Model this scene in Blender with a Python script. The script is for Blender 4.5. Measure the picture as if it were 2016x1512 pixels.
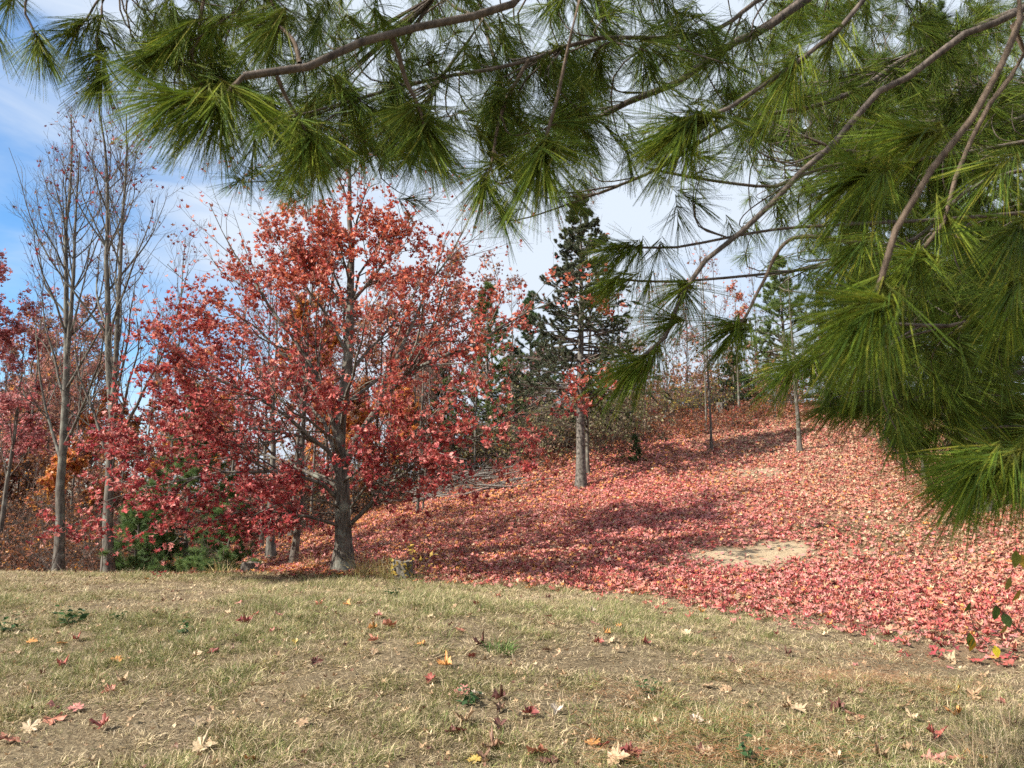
import bpy, math, random
import numpy as np
from mathutils import Vector, Matrix
R = math.radians
for o in list(bpy.data.objects):
    bpy.data.objects.remove(o)
S = bpy.context.scene
COL = S.collection
rng = np.random.default_rng(7)
random.seed(7)

# ---------------------------------------------------------------- camera, sky, sun, exposure
EYE = 1.5
PITCH = R(9.51)
cd = bpy.data.cameras.new('camera')
cd.sensor_width = 36
cd.lens = 26.0
cd.clip_start = 0.05
cd.clip_end = 2000
cd.dof.use_dof = True
cd.dof.focus_distance = 12.0
cd.dof.aperture_fstop = 9.0
cam = bpy.data.objects.new('camera', cd)
COL.objects.link(cam)
cam.location = (0, 0, EYE)
cam.rotation_euler = (R(90) + PITCH, 0, 0)
S.camera = cam

SUN_EL, SUN_AZ = R(38), R(-114)          # azimuth clockwise from +Y (away from the camera); the sun stands to the left
SUN_DIR = Vector((math.sin(SUN_AZ) * math.cos(SUN_EL), math.cos(SUN_AZ) * math.cos(SUN_EL), math.sin(SUN_EL)))
sl = bpy.data.lights.new('sun', 'SUN')
sl.energy = 5.0
sl.angle = R(0.5)
sl.color = (1.0, 0.94, 0.84)
sun = bpy.data.objects.new('sun', sl)
COL.objects.link(sun)
sun.rotation_euler = (-SUN_DIR).to_track_quat('-Z', 'Y').to_euler()

W = bpy.data.worlds.new('World')
S.world = W
W.use_nodes = True
nt = W.node_tree
nt.nodes.clear()
def wn(t, **k):
    n = nt.nodes.new(t)
    for a, v in k.items():
        setattr(n, a, v)
    return n
out = wn('ShaderNodeOutputWorld')
bg = wn('ShaderNodeBackground')
bg.inputs['Strength'].default_value = 0.075
sky = wn('ShaderNodeTexSky', sky_type='NISHITA', sun_disc=False)
sky.sun_elevation = SUN_EL
sky.sun_rotation = SUN_AZ
sky.air_density = 1.0
sky.dust_density = 0.2
sky.ozone_density = 2.2
tc = wn('ShaderNodeTexCoord')
mp = wn('ShaderNodeMapping')
mp.inputs['Rotation'].default_value = (R(12), R(-24), R(20))
mp.inputs['Scale'].default_value = (1.5, 2.4, 6.5)
n1 = wn('ShaderNodeTexNoise')
n1.inputs['Scale'].default_value = 1.5
n1.inputs['Detail'].default_value = 7
n1.inputs['Roughness'].default_value = 0.55
n1.inputs['Distortion'].default_value = 0.5
sx = wn('ShaderNodeSeparateXYZ')
# high thin cloud is thicker towards +X (right) and the zenith; a blue hole stands low in the west-north-west
dotn = wn('ShaderNodeVectorMath', operation='DOT_PRODUCT')
hole = Vector((-0.62, 0.74, 0.25)).normalized()
dotn.inputs[1].default_value = hole
holer = wn('ShaderNodeMapRange', clamp=True)
holer.inputs['From Min'].default_value = 0.9
holer.inputs['From Max'].default_value = 0.995
holer.inputs['To Min'].default_value = 0.40
holer.inputs['To Max'].default_value = -0.05
addn = wn('ShaderNodeMath', operation='ADD')
ramp = wn('ShaderNodeValToRGB')
ramp.color_ramp.elements[0].position = 0.36
ramp.color_ramp.elements[1].position = 0.9
ramp.color_ramp.interpolation = 'EASE'
mix = wn('ShaderNodeMix', data_type='RGBA')
mix.inputs['B'].default_value = (5.0, 5.6, 6.4, 1)
L = nt.links.new
L(tc.outputs['Generated'], mp.inputs['Vector'])
L(mp.outputs['Vector'], n1.inputs['Vector'])
L(tc.outputs['Generated'], dotn.inputs[0])
L(dotn.outputs['Value'], holer.inputs['Value'])
L(n1.outputs['Fac'], addn.inputs[0])
L(holer.outputs['Result'], addn.inputs[1])
L(addn.outputs[0], ramp.inputs['Fac'])
L(ramp.outputs['Color'], mix.inputs['Factor'])
hs = wn('ShaderNodeHueSaturation')
hs.inputs['Saturation'].default_value = 1.25
hs.inputs['Value'].default_value = 1.35
L(sky.outputs['Color'], hs.inputs['Color'])
L(hs.outputs['Color'], mix.inputs['A'])
L(mix.outputs['Result'], bg.inputs['Color'])
L(bg.outputs[0], out.inputs[0])

vs = S.view_settings
vs.view_transform = 'Standard'
vs.look = 'None'
vs.exposure = 1.1
vs.gamma = 1.0
vs.use_curve_mapping = False
S.render.film_transparent = False
S.cycles.max_bounces = 6
S.cycles.diffuse_bounces = 3
S.cycles.glossy_bounces = 2
S.cycles.transmission_bounces = 4
S.cycles.transparent_max_bounces = 4
S.cycles.use_denoising = False
S.cycles.use_adaptive_sampling = True
S.cycles.adaptive_threshold = 0.02
S.cycles.sample_clamp_indirect = 6

# ---------------------------------------------------------------- helpers
FPX = 1456.0
CP, SP = math.cos(PITCH), math.sin(PITCH)
def P(px, py, d):
    """point at forward distance d (metres) seen at photograph pixel px, py"""
    u, v = (px - 1008) / FPX, (756 - py) / FPX
    dy, dz = CP - v * SP, SP + v * CP
    t = d / dy
    return np.array((u * t, d, EYE + dz * t))
def PX(p):
    p = np.asarray(p, float)
    y, z = p[..., 1], p[..., 2] - EYE
    f = y * CP + z * SP
    u = -y * SP + z * CP
    return 1008 + FPX * p[..., 0] / f, 756 - FPX * u / f
def sstep(a, b, x):
    t = np.clip((x - a) / (b - a), 0, 1)
    return t * t * (3 - 2 * t)
def unit(v):
    return v / np.maximum(np.linalg.norm(v, axis=-1, keepdims=True), 1e-9)

_perm = np.random.default_rng(3).random((64, 64))
def vnoise(x, y, seed=0):
    x = np.asarray(x, float) + seed * 17.3
    y = np.asarray(y, float) + seed * 9.1
    xi, yi = np.floor(x).astype(int), np.floor(y).astype(int)
    fx, fy = x - xi, y - yi
    fx, fy = fx * fx * (3 - 2 * fx), fy * fy * (3 - 2 * fy)
    g = lambda a, b: _perm[a % 64, b % 64]
    return (g(xi, yi) * (1 - fx) + g(xi + 1, yi) * fx) * (1 - fy) + (g(xi, yi + 1) * (1 - fx) + g(xi + 1, yi + 1) * fx) * fy
def fbm(x, y, seed=0, o=3):
    s, a, t = 0, 1, 0
    for i in range(o):
        s = s + a * vnoise(x * 2 ** i, y * 2 ** i, seed + i)
        t += a
        a *= .5
    return s / t

# ---------------------------------------------------------------- terrain: a thin-plate surface through surveyed points
ctrl = []
for x in (-9, -4, 0, 4):
    for y in (-6, 0, 4.6):
        ctrl.append((x, y, 0.0))
ctrl += [(9, -6, .1), (9, 0, .2), (9, 4.6, .5), (-20, 0, .1), (-20, 12, .3), (20, 0, .8), (20, 8, 1.9), (18, 14, 3.2), (24, 22, 5.2), (-26, 24, .4), (-20, 40, 1.2), (0, 44, 2.2), (12, 44, 5.6), (26, 40, 6.2)]
for a in ((0, 1127, 13.5), (400, 1134, 13.3), (620, 1141, 13.1), (830, 1147, 12.8), (1100, 1157, 12.3), (1300, 1167, 11.8), (300, 1190, 8.7), (1000, 1200, 8.7),
          (552, 1092, 18), (620, 1050, 23), (700, 1015, 28), (100, 1098, 22), (0, 1075, 30), (300, 1075, 26),
          (830, 1080, 15.5), (830, 1010, 20), (950, 952, 24), (1140, 962, 21.5), (1140, 872, 27), (1300, 838, 28), (1395, 888, 24), (1450, 815, 29), (1565, 892, 22.5), (1610, 805, 28),
          (1700, 856, 24), (1800, 942, 19), (1900, 880, 22), (2016, 930, 18), (1000, 1062, 16.5), (1200, 1062, 15.5), (1450, 1100, 13.7), (1450, 928, 20.5), (1700, 1000, 16), (1900, 1055, 13.5),
          (2016, 1130, 11), (2000, 1250, 8.2), (1700, 1200, 10), (1500, 1300, 7.2)):
    ctrl.append(tuple(P(*a)))
for a in ((60, 16.5, -.15), (300, 16.5, -.12), (450, 16, 0.1)):
    ctrl.append(((a[0] - 1008) / FPX * a[1], a[1], a[2]))
ctrl = np.array(ctrl)
def _U(r2):
    return np.where(r2 > 1e-9, r2 * np.log(np.maximum(r2, 1e-9)), 0)
_n = len(ctrl)
_K = _U(((ctrl[:, None, :2] - ctrl[None, :, :2]) ** 2).sum(-1)) + np.eye(_n) * 0.6
_A = np.zeros((_n + 3, _n + 3))
_A[:_n, :_n] = _K
_A[:_n, _n] = 1
_A[:_n, _n + 1:] = ctrl[:, :2]
_A[_n:, :_n] = _A[:_n, _n:].T
_w = np.linalg.solve(_A, np.concatenate([ctrl[:, 2], np.zeros(3)]))
def ground(x, y):
    x, y = np.asarray(x, float), np.asarray(y, float)
    sh = x.shape
    xf, yf = x.ravel(), y.ravel()
    o = np.zeros(xf.shape)
    for s in range(0, len(xf), 20000):
        a, b = xf[s:s + 20000], yf[s:s + 20000]
        r2 = (a[:, None] - ctrl[None, :, 0]) ** 2 + (b[:, None] - ctrl[None, :, 1]) ** 2
        o[s:s + 20000] = _U(r2) @ _w[:_n] + _w[_n] + _w[_n + 1] * a + _w[_n + 2] * b
    far = np.clip(3 + xf * .06, 0, 7)
    dist = np.hypot(xf, yf - 14)
    w = sstep(22, 40, dist)
    o = np.clip(o, -2, 9) * (1 - w) + far * w
    o += (fbm(xf * .9, yf * .9, 5) - .5) * .09 + (fbm(xf * 3.1, yf * 3.1, 8, 2) - .5) * .05
    return o.reshape(sh)
def gz(x, y):
    return float(ground(np.array([x]), np.array([y]))[0])
def at(px, d, dz=0.0):
    """point on the ground below photograph column px at forward distance d"""
    x = (px - 1008) / FPX * d * 1.02
    return np.array((x, d, gz(x, d) + dz))

# border of the leaf carpet, as points on the ground (plan view, left to right)
toe = np.array([P(*a)[:2] for a in ((-900, 1112, 14.2), (200, 1119, 14.2), (520, 1124, 13.9), (700, 1131, 13.5), (830, 1137, 12.9), (1000, 1147, 12.5), (1180, 1162, 11.9), (1300, 1172, 11.6), (1450, 1192, 10.6), (1600, 1205, 9.9), (1800, 1225, 9.0), (2016, 1268, 7.9), (2700, 1330, 6.5))])
def toe_y(x):
    return np.interp(x, toe[:, 0], toe[:, 1])
def poly_mask(pts):
    pp = np.array([P(*a)[:2] for a in pts])
    def f(x, y):
        ins = np.zeros(x.shape, bool)
        j = len(pp) - 1
        for i in range(len(pp)):
            c = ((pp[i, 1] > y) != (pp[j, 1] > y)) & (x < (pp[j, 0] - pp[i, 0]) * (y - pp[i, 1]) / (pp[j, 1] - pp[i, 1] + 1e-9) + pp[i, 0])
            ins ^= c
            j = i
        return ins
    return f
def ell(px, py, d, rx, ry):
    c = P(px, py, d)
    return lambda x, y: np.exp(-(((x - c[0]) / rx) ** 2 + ((y - c[1]) / ry) ** 2) ** 2)
bare_a, bare_b, bare_c = ell(1450, 1097, 13.7, 1.15, .95), ell(1475, 930, 20.3, 1.0, .8), ell(1700, 1085, 13.4, .6, .3)
bare_d = ell(1560, 1085, 13.9, .45, .5)
def bareness(x, y):
    q = (fbm(x * 2.2, y * 2.2, 31, 4) - .5) * 1.5
    return np.clip(bare_a(x + q, y + q) + bare_d(x + q, y) * .8 + .8 * bare_b(x + q, y + q) + .6 * bare_c(x + q, y + q * .5), 0, 1)
def leafiness(x, y):
    d = y - toe_y(x) + (fbm(x * 1.3, y * 1.3, 21) - .5) * .9
    edge = np.where(x < 1.8, .55, .55 + np.clip(x - 1.8, 0, 4) * 1.25)
    k = sstep(-edge, edge * 1.15, d)
    far = 1 - sstep(30, 36, y)
    thin = 1 - .55 * np.clip(np.exp(-((x - 7.2) / 2.2) ** 2 - ((y - 14.2) / 2.4) ** 2) * 1.2, 0, 1)
    k = np.clip(k + .09 * np.exp(np.minimum(d, 0) / .9) * sstep(0, 3.5, x), 0, 1)
    return np.clip(k * far * thin * (1 - .95 * bareness(x, y)), 0, 1)

# ---------------------------------------------------------------- mesh building
def make_mesh(name, V, faces, col=None, smooth=False, mat=None):
    """faces: list of (m, k) index arrays; col: (n, 3) per vertex"""
    me = bpy.data.meshes.new(name)
    V = np.ascontiguousarray(V, np.float32)
    faces = [np.asarray(f, np.int32) for f in faces if len(f)]
    li = np.concatenate([f.ravel() for f in faces])
    lt = np.concatenate([np.full(len(f), f.shape[1], np.int32) for f in faces])
    ls = np.concatenate([[0], np.cumsum(lt)[:-1]]).astype(np.int32)
    me.vertices.add(len(V))
    me.vertices.foreach_set('co', V.ravel())
    me.loops.add(len(li))
    me.loops.foreach_set('vertex_index', li)
    me.polygons.add(len(lt))
    me.polygons.foreach_set('loop_start', ls)
    me.polygons.foreach_set('loop_total', lt)
    if smooth:
        me.polygons.foreach_set('use_smooth', np.ones(len(lt), bool))
    if col is not None:
        a = me.attributes.new('Col', 'FLOAT_COLOR', 'POINT')
        c = np.ones((len(V), 4), np.float32)
        c[:, :3] = col
        a.data.foreach_set('color', c.ravel())
    me.update(calc_edges=True)
    if mat is not None:
        me.materials.append(mat)
    return me
def link(name, me, parent=None, loc=(0, 0, 0)):
    o = bpy.data.objects.new(name, me)
    COL.objects.link(o)
    o.location = loc
    if parent is not None:
        o.parent = parent
    return o
def thing(name, label, cat, loc, group=None):
    o = bpy.data.objects.new(name, None)
    COL.objects.link(o)
    o.location = loc
    o.empty_display_size = .2
    o['label'] = label
    o['category'] = cat
    if group:
        o['group'] = group
    return o
def tag(o, label, cat, group=None):
    o['label'] = label
    o['category'] = cat
    if group:
        o['group'] = group
    return o

def catmull(pts, n):
    pts = np.asarray(pts, float)
    if len(pts) < 3:
        t = np.linspace(0, 1, n + 1)[:, None]
        return pts[0] * (1 - t) + pts[-1] * t
    q = np.vstack([2 * pts[0] - pts[1], pts, 2 * pts[-1] - pts[-2]])
    seg = np.linalg.norm(np.diff(pts, axis=0), axis=1)
    cum = np.concatenate([[0], np.cumsum(seg)])
    s = np.linspace(0, cum[-1], n + 1)
    i = np.clip(np.searchsorted(cum, s, 'right') - 1, 0, len(pts) - 2)
    t = ((s - cum[i]) / np.maximum(seg[i], 1e-9))[:, None]
    p0, p1, p2, p3 = q[i], q[i + 1], q[i + 2], q[i + 3]
    return .5 * (2 * p1 + (p2 - p0) * t + (2 * p0 - 5 * p1 + 4 * p2 - p3) * t ** 2 + (3 * p1 - p0 - 3 * p2 + p3) * t ** 3)

def tubes(pts, rad, sides):
    """pts (B, m, 3), rad (B, m) -> V, quads"""
    B, m, _ = pts.shape
    T = np.empty_like(pts)
    T[:, 1:-1] = pts[:, 2:] - pts[:, :-2]
    T[:, 0] = pts[:, 1] - pts[:, 0]
    T[:, -1] = pts[:, -1] - pts[:, -2]
    T = unit(T)
    ref = np.where(np.abs(T[:, :1, 2:3]) > .8, np.array([1., 0.13, 0.07]), np.array([0.07, .11, 1.])) * np.ones((B, m, 1))
    N = unit(np.cross(T, ref))
    Bn = np.cross(T, N)
    a = np.arange(sides) / sides * 2 * np.pi
    V = pts[:, :, None] + rad[:, :, None, None] * (np.cos(a)[None, None, :, None] * N[:, :, None] + np.sin(a)[None, None, :, None] * Bn[:, :, None])
    idx = np.arange(B * m * sides).reshape(B, m, sides)
    n = np.roll(idx, -1, axis=2)
    F = np.stack([idx[:, :-1], n[:, :-1], n[:, 1:], idx[:, 1:]], -1).reshape(-1, 4)
    return V.reshape(-1, 3), F
def tubes_mesh(name, groups, mat, base=(0, 0, 0)):
    """groups: list of (pts, rad, sides)"""
    Vs, Fs, off = [], [], 0
    for p, r, s in groups:
        if len(p) == 0:
            continue
        v, f = tubes(np.asarray(p, float), np.asarray(r, float), s)
        Vs.append(v)
        Fs.append(f + off)
        off += len(v)
    return make_mesh(name, np.vstack(Vs) - np.asarray(base), Fs, smooth=True, mat=mat)

def spawn(rg, pts, rad, count, trange, ang, lfun, rratio, n, up, wob, rmin=.002, tend=.25, flat=0.0, tpow=1.0):
    """grow `count` children on every polyline; returns pts (B, n+1, 3), rad, parent index, t"""
    B, m, _ = pts.shape
    if np.isscalar(count):
        count = np.full(B, count)
    par = np.repeat(np.arange(B), count)
    K = len(par)
    t = trange[0] + (trange[1] - trange[0]) * rg.random(K) ** tpow
    f = t * (m - 1)
    i = np.clip(f.astype(int), 0, m - 2)
    w = (f - i)[:, None]
    p = pts[par, i] * (1 - w) + pts[par, i + 1] * w
    tan = unit(pts[par, i + 1] - pts[par, i])
    r = rad[par, i] * (1 - w[:, 0]) + rad[par, i + 1] * w[:, 0]
    Lp = np.linalg.norm(np.diff(pts, axis=1), axis=2).sum(1)[par]
    rv = rg.normal(size=(K, 3))
    rv[:, 2] *= 1 - flat
    side = unit(rv - (rv * tan).sum(1, keepdims=True) * tan)
    a = rg.uniform(ang[0], ang[1], K)[:, None]
    d = unit(tan * np.cos(a) + side * np.sin(a))
    L = lfun(t, Lp, rg, K)
    out = np.empty((K, n + 1, 3))
    out[:, 0] = p
    for k in range(n):
        d = unit(d + wob * rg.normal(size=(K, 3)) + np.array([0, 0, up]))
        p = p + d * (L / n)[:, None]
        out[:, k + 1] = p
    r0 = np.maximum(r * rratio, rmin)
    R_ = r0[:, None] * (1 - (1 - tend) * np.linspace(0, 1, n + 1))[None]
    return out, np.maximum(R_, rmin * .6), par, t

def rotations(rg, n, tilt=None):
    """random rotation matrices (n, 3, 3); with tilt: yaw anywhere, then tipped by up to about tilt radians"""
    yaw = rg.uniform(0, 2 * np.pi, n)
    if tilt is None:
        th = np.arccos(rg.uniform(-1, 1, n))
    else:
        th = np.abs(rg.normal(0, tilt, n))
    ax = rg.uniform(0, 2 * np.pi, n)
    cy, sy = np.cos(yaw), np.sin(yaw)
    Z = np.zeros(n)
    O = np.ones(n)
    Rz = np.stack([np.stack([cy, -sy, Z], -1), np.stack([sy, cy, Z], -1), np.stack([Z, Z, O], -1)], 1)
    kx, ky = np.cos(ax), np.sin(ax)
    c, s = np.cos(th), np.sin(th)
    v = 1 - c
    Rt = np.stack([np.stack([c + kx * kx * v, kx * ky * v, ky * s], -1), np.stack([kx * ky * v, c + ky * ky * v, -kx * s], -1), np.stack([-ky * s, kx * s, c], -1)], 1)
    return Rt @ Rz
def frames_z_normal(nrm):
    """matrices whose z axis is nrm"""
    ref = np.where(np.abs(nrm[:, 2:3]) > .9, np.array([1., 0, 0]), np.array([0, 0, 1.]))
    x = unit(np.cross(ref, nrm))
    y = np.cross(nrm, x)
    return np.stack([x, y, nrm], -1)
def scatter(tv, tf, M, s, loc, col=None):
    n, k = len(loc), len(tv)
    V = np.einsum('nij,kj->nki', M, tv) * np.asarray(s).reshape(-1, 1, 1) + loc[:, None]
    F = [(np.asarray(f)[None] + (np.arange(n) * k)[:, None, None]).reshape(-1, np.asarray(f).shape[1]) for f in tf]
    C = None if col is None else np.repeat(col, k, axis=0)
    return V.reshape(-1, 3), F, C

# leaf shapes: x across, y towards the tip, unit = leaf width 1
def maple_leaf(detail, curl=.2, fold=.25, seed=0, rough=.03):
    rg = np.random.default_rng(seed)
    half = [(0, -.30), (.10, -.40), (.30, -.42), (.30, -.24), (.52, -.20), (.40, -.06), (.56, .18), (.34, .14), (.16, .10), (.24, .34), (.12, .36), (0, .62)]
    if detail == 0:
        half = [(0, -.30), (.30, -.42), (.30, -.16), (.56, .16), (.17, .12), (0, .62)]
    if detail == 2:
        half = [(0, -.28), (.08, -.40), (.22, -.44), (.34, -.40), (.27, -.30), (.36, -.24), (.54, -.22), (.46, -.12), (.36, -.04), (.50, .02), (.50, .10), (.60, .20), (.44, .20), (.36, .16), (.30, .20), (.15, .09), (.17, .24), (.27, .34), (.17, .36), (.13, .46), (0, .64)]
    out = half + [(-x, y) for x, y in half[-2:0:-1]]
    V = [(0, -.06, 0)] + [(x, y, 0) for x, y in out]
    V = np.array(V, float)
    r = np.hypot(V[:, 0], V[:, 1])
    ph = rg.uniform(0, 6.28)
    V[:, 2] = fold * np.abs(V[:, 0]) + curl * r ** 2 * (1 + .8 * np.cos(3 * np.arctan2(V[:, 1], V[:, 0]) + ph)) + rg.normal(0, rough, len(V)) * (r > .2)
    V[:, 0] *= 1 - curl * .3
    n = len(out)
    F = [(0, 1 + i, 1 + (i + 1) % n) for i in range(n)]
    if detail:
        k = len(V)                                   # leaf stalk
        V = np.vstack([V, [(-.012, -.28, 0), (.012, -.28, 0), (.06, -.82, .07 + curl * .2)]])
        F.append((k, k + 1, k + 2))
    return V, [np.array(F)]
def quad_leaf():
    V = np.array([(0, -.5, 0), (.32, 0, .1), (0, .5, 0), (-.32, 0, .1)], float)
    return V, [np.array([(0, 1, 2), (0, 2, 3)])]

# ---------------------------------------------------------------- materials
def newmat(name):
    m = bpy.data.materials.new(name)
    m.use_nodes = True
    m.node_tree.nodes.clear()
    return m, m.node_tree
def nd(t, typ, **k):
    n = t.nodes.new(typ)
    for a, v in k.items():
        setattr(n, a, v)
    return n
def leaf_mat(name, source='Col', trans=.35, rough=.5, spec=.3, obj_var=.0, vein=True, base=None, hue_var=.0):
    """thin leaf: diffuse + translucent + weak gloss; colour from the mesh attribute, the object colour or a constant"""
    m, t = newmat(name)
    o = nd(t, 'ShaderNodeOutputMaterial')
    l = t.links.new
    if base is not None:
        c = nd(t, 'ShaderNodeRGB')
        c.outputs[0].default_value = (*base, 1)
        cs = c.outputs[0]
    elif source == 'object':
        cs = nd(t, 'ShaderNodeObjectInfo').outputs['Color']
    else:
        cs = nd(t, 'ShaderNodeAttribute', attribute_name=source).outputs['Color']
    geo = nd(t, 'ShaderNodeNewGeometry')
    no = nd(t, 'ShaderNodeTexNoise')
    no.inputs['Scale'].default_value = 55 if vein else 9
    no.inputs['Detail'].default_value = 4
    l(geo.outputs['Position'], no.inputs['Vector'])
    mr = nd(t, 'ShaderNodeMapRange')
    mr.inputs['From Min'].default_value = .3
    mr.inputs['From Max'].default_value = .7
    mr.inputs['To Min'].default_value = .72
    mr.inputs['To Max'].default_value = 1.25
    l(no.outputs['Fac'], mr.inputs['Value'])
    vv = nd(t, 'ShaderNodeVectorMath', operation='SCALE')
    l(cs, vv.inputs[0])
    l(mr.outputs['Result'], vv.inputs['Scale'])
    src = vv.outputs[0]
    if obj_var:
        oi = nd(t, 'ShaderNodeObjectInfo')
        m2 = nd(t, 'ShaderNodeMapRange')
        m2.inputs['To Min'].default_value = 1 - obj_var
        m2.inputs['To Max'].default_value = 1 + obj_var
        l(oi.outputs['Random'], m2.inputs['Value'])
        v2 = nd(t, 'ShaderNodeVectorMath', operation='SCALE')
        l(src, v2.inputs[0])
        l(m2.outputs['Result'], v2.inputs['Scale'])
        src = v2.outputs[0]
    pb = nd(t, 'ShaderNodeBsdfPrincipled')
    pb.inputs['Roughness'].default_value = rough
    pb.inputs['Specular IOR Level'].default_value = spec
    l(src, pb.inputs['Base Color'])
    tr = nd(t, 'ShaderNodeBsdfTranslucent')
    l(src, tr.inputs['Color'])
    mx = nd(t, 'ShaderNodeMixShader')
    mx.inputs['Fac'].default_value = trans
    l(pb.outputs[0], mx.inputs[1])
    l(tr.outputs[0], mx.inputs[2])
    l(mx.outputs[0], o.inputs['Surface'])
    return m
def bark_mat(name, dark, light, scale=18, stretch=.16, bump=.5, lichen=None):
    m, t = newmat(name)
    l = t.links.new
    o = nd(t, 'ShaderNodeOutputMaterial')
    pb = nd(t, 'ShaderNodeBsdfPrincipled')
    pb.inputs['Roughness'].default_value = .9
    pb.inputs['Specular IOR Level'].default_value = .15
    geo = nd(t, 'ShaderNodeTexCoord')
    mp = nd(t, 'ShaderNodeMapping')
    mp.inputs['Scale'].default_value = (scale, scale, scale * stretch)
    l(geo.outputs['Object'], mp.inputs['Vector'])
    no = nd(t, 'ShaderNodeTexNoise')
    no.inputs['Scale'].default_value = 1
    no.inputs['Detail'].default_value = 6
    no.inputs['Roughness'].default_value = .65
    l(mp.outputs[0], no.inputs['Vector'])
    rp = nd(t, 'ShaderNodeValToRGB')
    rp.color_ramp.elements[0].position = .34
    rp.color_ramp.elements[0].color = (*dark, 1)
    rp.color_ramp.elements[1].position = .66
    rp.color_ramp.elements[1].color = (*light, 1)
    l(no.outputs['Fac'], rp.inputs['Fac'])
    src = rp.outputs['Color']
    if lichen:
        n2 = nd(t, 'ShaderNodeTexNoise')
        n2.inputs['Scale'].default_value = 5
        n2.inputs['Detail'].default_value = 5
        l(geo.outputs['Object'], n2.inputs['Vector'])
        r2 = nd(t, 'ShaderNodeValToRGB')
        r2.color_ramp.elements[0].position = .52
        r2.color_ramp.elements[0].color = (0, 0, 0, 1)
        r2.color_ramp.elements[1].position = .66
        r2.color_ramp.elements[1].color = (.8, .8, .8, 1)
        l(n2.outputs['Fac'], r2.inputs['Fac'])
        mx = nd(t, 'ShaderNodeMix', data_type='RGBA')
        mx.inputs['B'].default_value = (*lichen, 1)
        l(r2.outputs['Color'], mx.inputs['Factor'])
        l(src, mx.inputs['A'])
        src = mx.outputs['Result']
    l(src, pb.inputs['Base Color'])
    bp = nd(t, 'ShaderNodeBump')
    bp.inputs['Strength'].default_value = bump
    bp.inputs['Distance'].default_value = .02
    l(no.outputs['Fac'], bp.inputs['Height'])
    l(bp.outputs[0], pb.inputs['Normal'])
    l(pb.outputs[0], o.inputs['Surface'])
    return m

M_BARK = bark_mat('maple_bark', (.04, .034, .029), (.17, .148, .122), 26, .14, .7, (.22, .23, .19))
M_BARK2 = bark_mat('grey_bark', (.045, .04, .036), (.175, .155, .13), 24, .16, .6, (.2, .2, .17))
M_TWIG = bark_mat('twig_bark', (.055, .042, .036), (.155, .125, .105), 40, .3, .2)
M_SPRUCEBARK = bark_mat('spruce_bark', (.035, .03, .027), (.20, .18, .155), 16, .8, .7)
M_PINEBARK = bark_mat('pine_bark', (.055, .045, .04), (.185, .15, .125), 60, .35, .4)
M_PINETWIG = bark_mat('pine_twig_bark', (.07, .05, .037), (.175, .13, .095), 120, .4, .4)
M_DEAD = bark_mat('dead_wood', (.08, .07, .06), (.30, .27, .24), 30, .2, .4)
M_LEAF = leaf_mat('maple_leaf', 'Col', .38, .45, .35, vein=False)
M_FALLEN = leaf_mat('fallen_leaf', 'Col', .12, .5, .3)
M_FALLEN_OBJ = leaf_mat('fallen_leaf_single', 'object', .15, .5, .3)
M_NEEDLE = leaf_mat('pine_needle', 'Col', .25, .6, .12, obj_var=.3, vein=False)
M_CONIFER = leaf_mat('conifer_foliage', 'Col', .22, .5, .3, vein=False)
M_GRASS = leaf_mat('grass_blade', 'Col', .25, .6, .2, vein=False)
M_TUFTGREEN = leaf_mat('green_grass', 'Col', .3, .5, .3, vein=False)

# ---------------------------------------------------------------- ground sheet
def ground_mat():
    m, t = newmat('ground_soil')
    l = t.links.new
    o = nd(t, 'ShaderNodeOutputMaterial')
    pb = nd(t, 'ShaderNodeBsdfPrincipled')
    pb.inputs['Roughness'].default_value = 1
    pb.inputs['Specular IOR Level'].default_value = .1
    geo = nd(t, 'ShaderNodeNewGeometry')
    at_ = nd(t, 'ShaderNodeAttribute', attribute_name='Col')       # r: leaf litter, g: bare soil, b: woodland floor
    sp = nd(t, 'ShaderNodeSeparateColor')
    l(at_.outputs['Color'], sp.inputs[0])
    def noise(scale, det=5, rough=.6):
        n = nd(t, 'ShaderNodeTexNoise')
        n.inputs['Scale'].default_value = scale
        n.inputs['Detail'].default_value = det
        n.inputs['Roughness'].default_value = rough
        l(geo.outputs['Position'], n.inputs['Vector'])
        return n.outputs['Fac']
    def ramp(f, *els):
        r = nd(t, 'ShaderNodeValToRGB')
        while len(r.color_ramp.elements) < len(els):
            r.color_ramp.elements.new(.5)
        for e, (p, c) in zip(r.color_ramp.elements, els):
            e.position = p
            e.color = (*c, 1)
        l(f, r.inputs['Fac'])
        return r.outputs['Color']
    def mixc(f, a, b):
        x = nd(t, 'ShaderNodeMix', data_type='RGBA')
        l(f, x.inputs['Factor'])
        l(a, x.inputs['A'])
        l(b, x.inputs['B'])
        return x.outputs['Result']
    lawn = ramp(noise(34), (.3, (.075, .055, .036)), (.5, (.15, .115, .07)), (.72, (.25, .20, .125)))
    litter = ramp(noise(16), (.3, (.10, .045, .03)), (.5, (.24, .10, .065)), (.7, (.36, .19, .12)))
    soil = ramp(noise(9, 8, .7), (.3, (.27, .20, .125)), (.55, (.36, .275, .18)), (.75, (.42, .33, .22)))
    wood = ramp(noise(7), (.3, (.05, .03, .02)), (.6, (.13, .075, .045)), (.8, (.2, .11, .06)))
    c = mixc(sp.outputs[0], lawn, litter)
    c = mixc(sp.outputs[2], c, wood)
    c = mixc(sp.outputs[1], c, soil)
    l(c, pb.inputs['Base Color'])
    bp = nd(t, 'ShaderNodeBump')
    bp.inputs['Strength'].default_value = .8
    bp.inputs['Distance'].default_value = .03
    l(noise(40), bp.inputs['Height'])
    l(bp.outputs[0], pb.inputs['Normal'])
    l(pb.outputs[0], o.inputs['Surface'])
    return m
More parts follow.
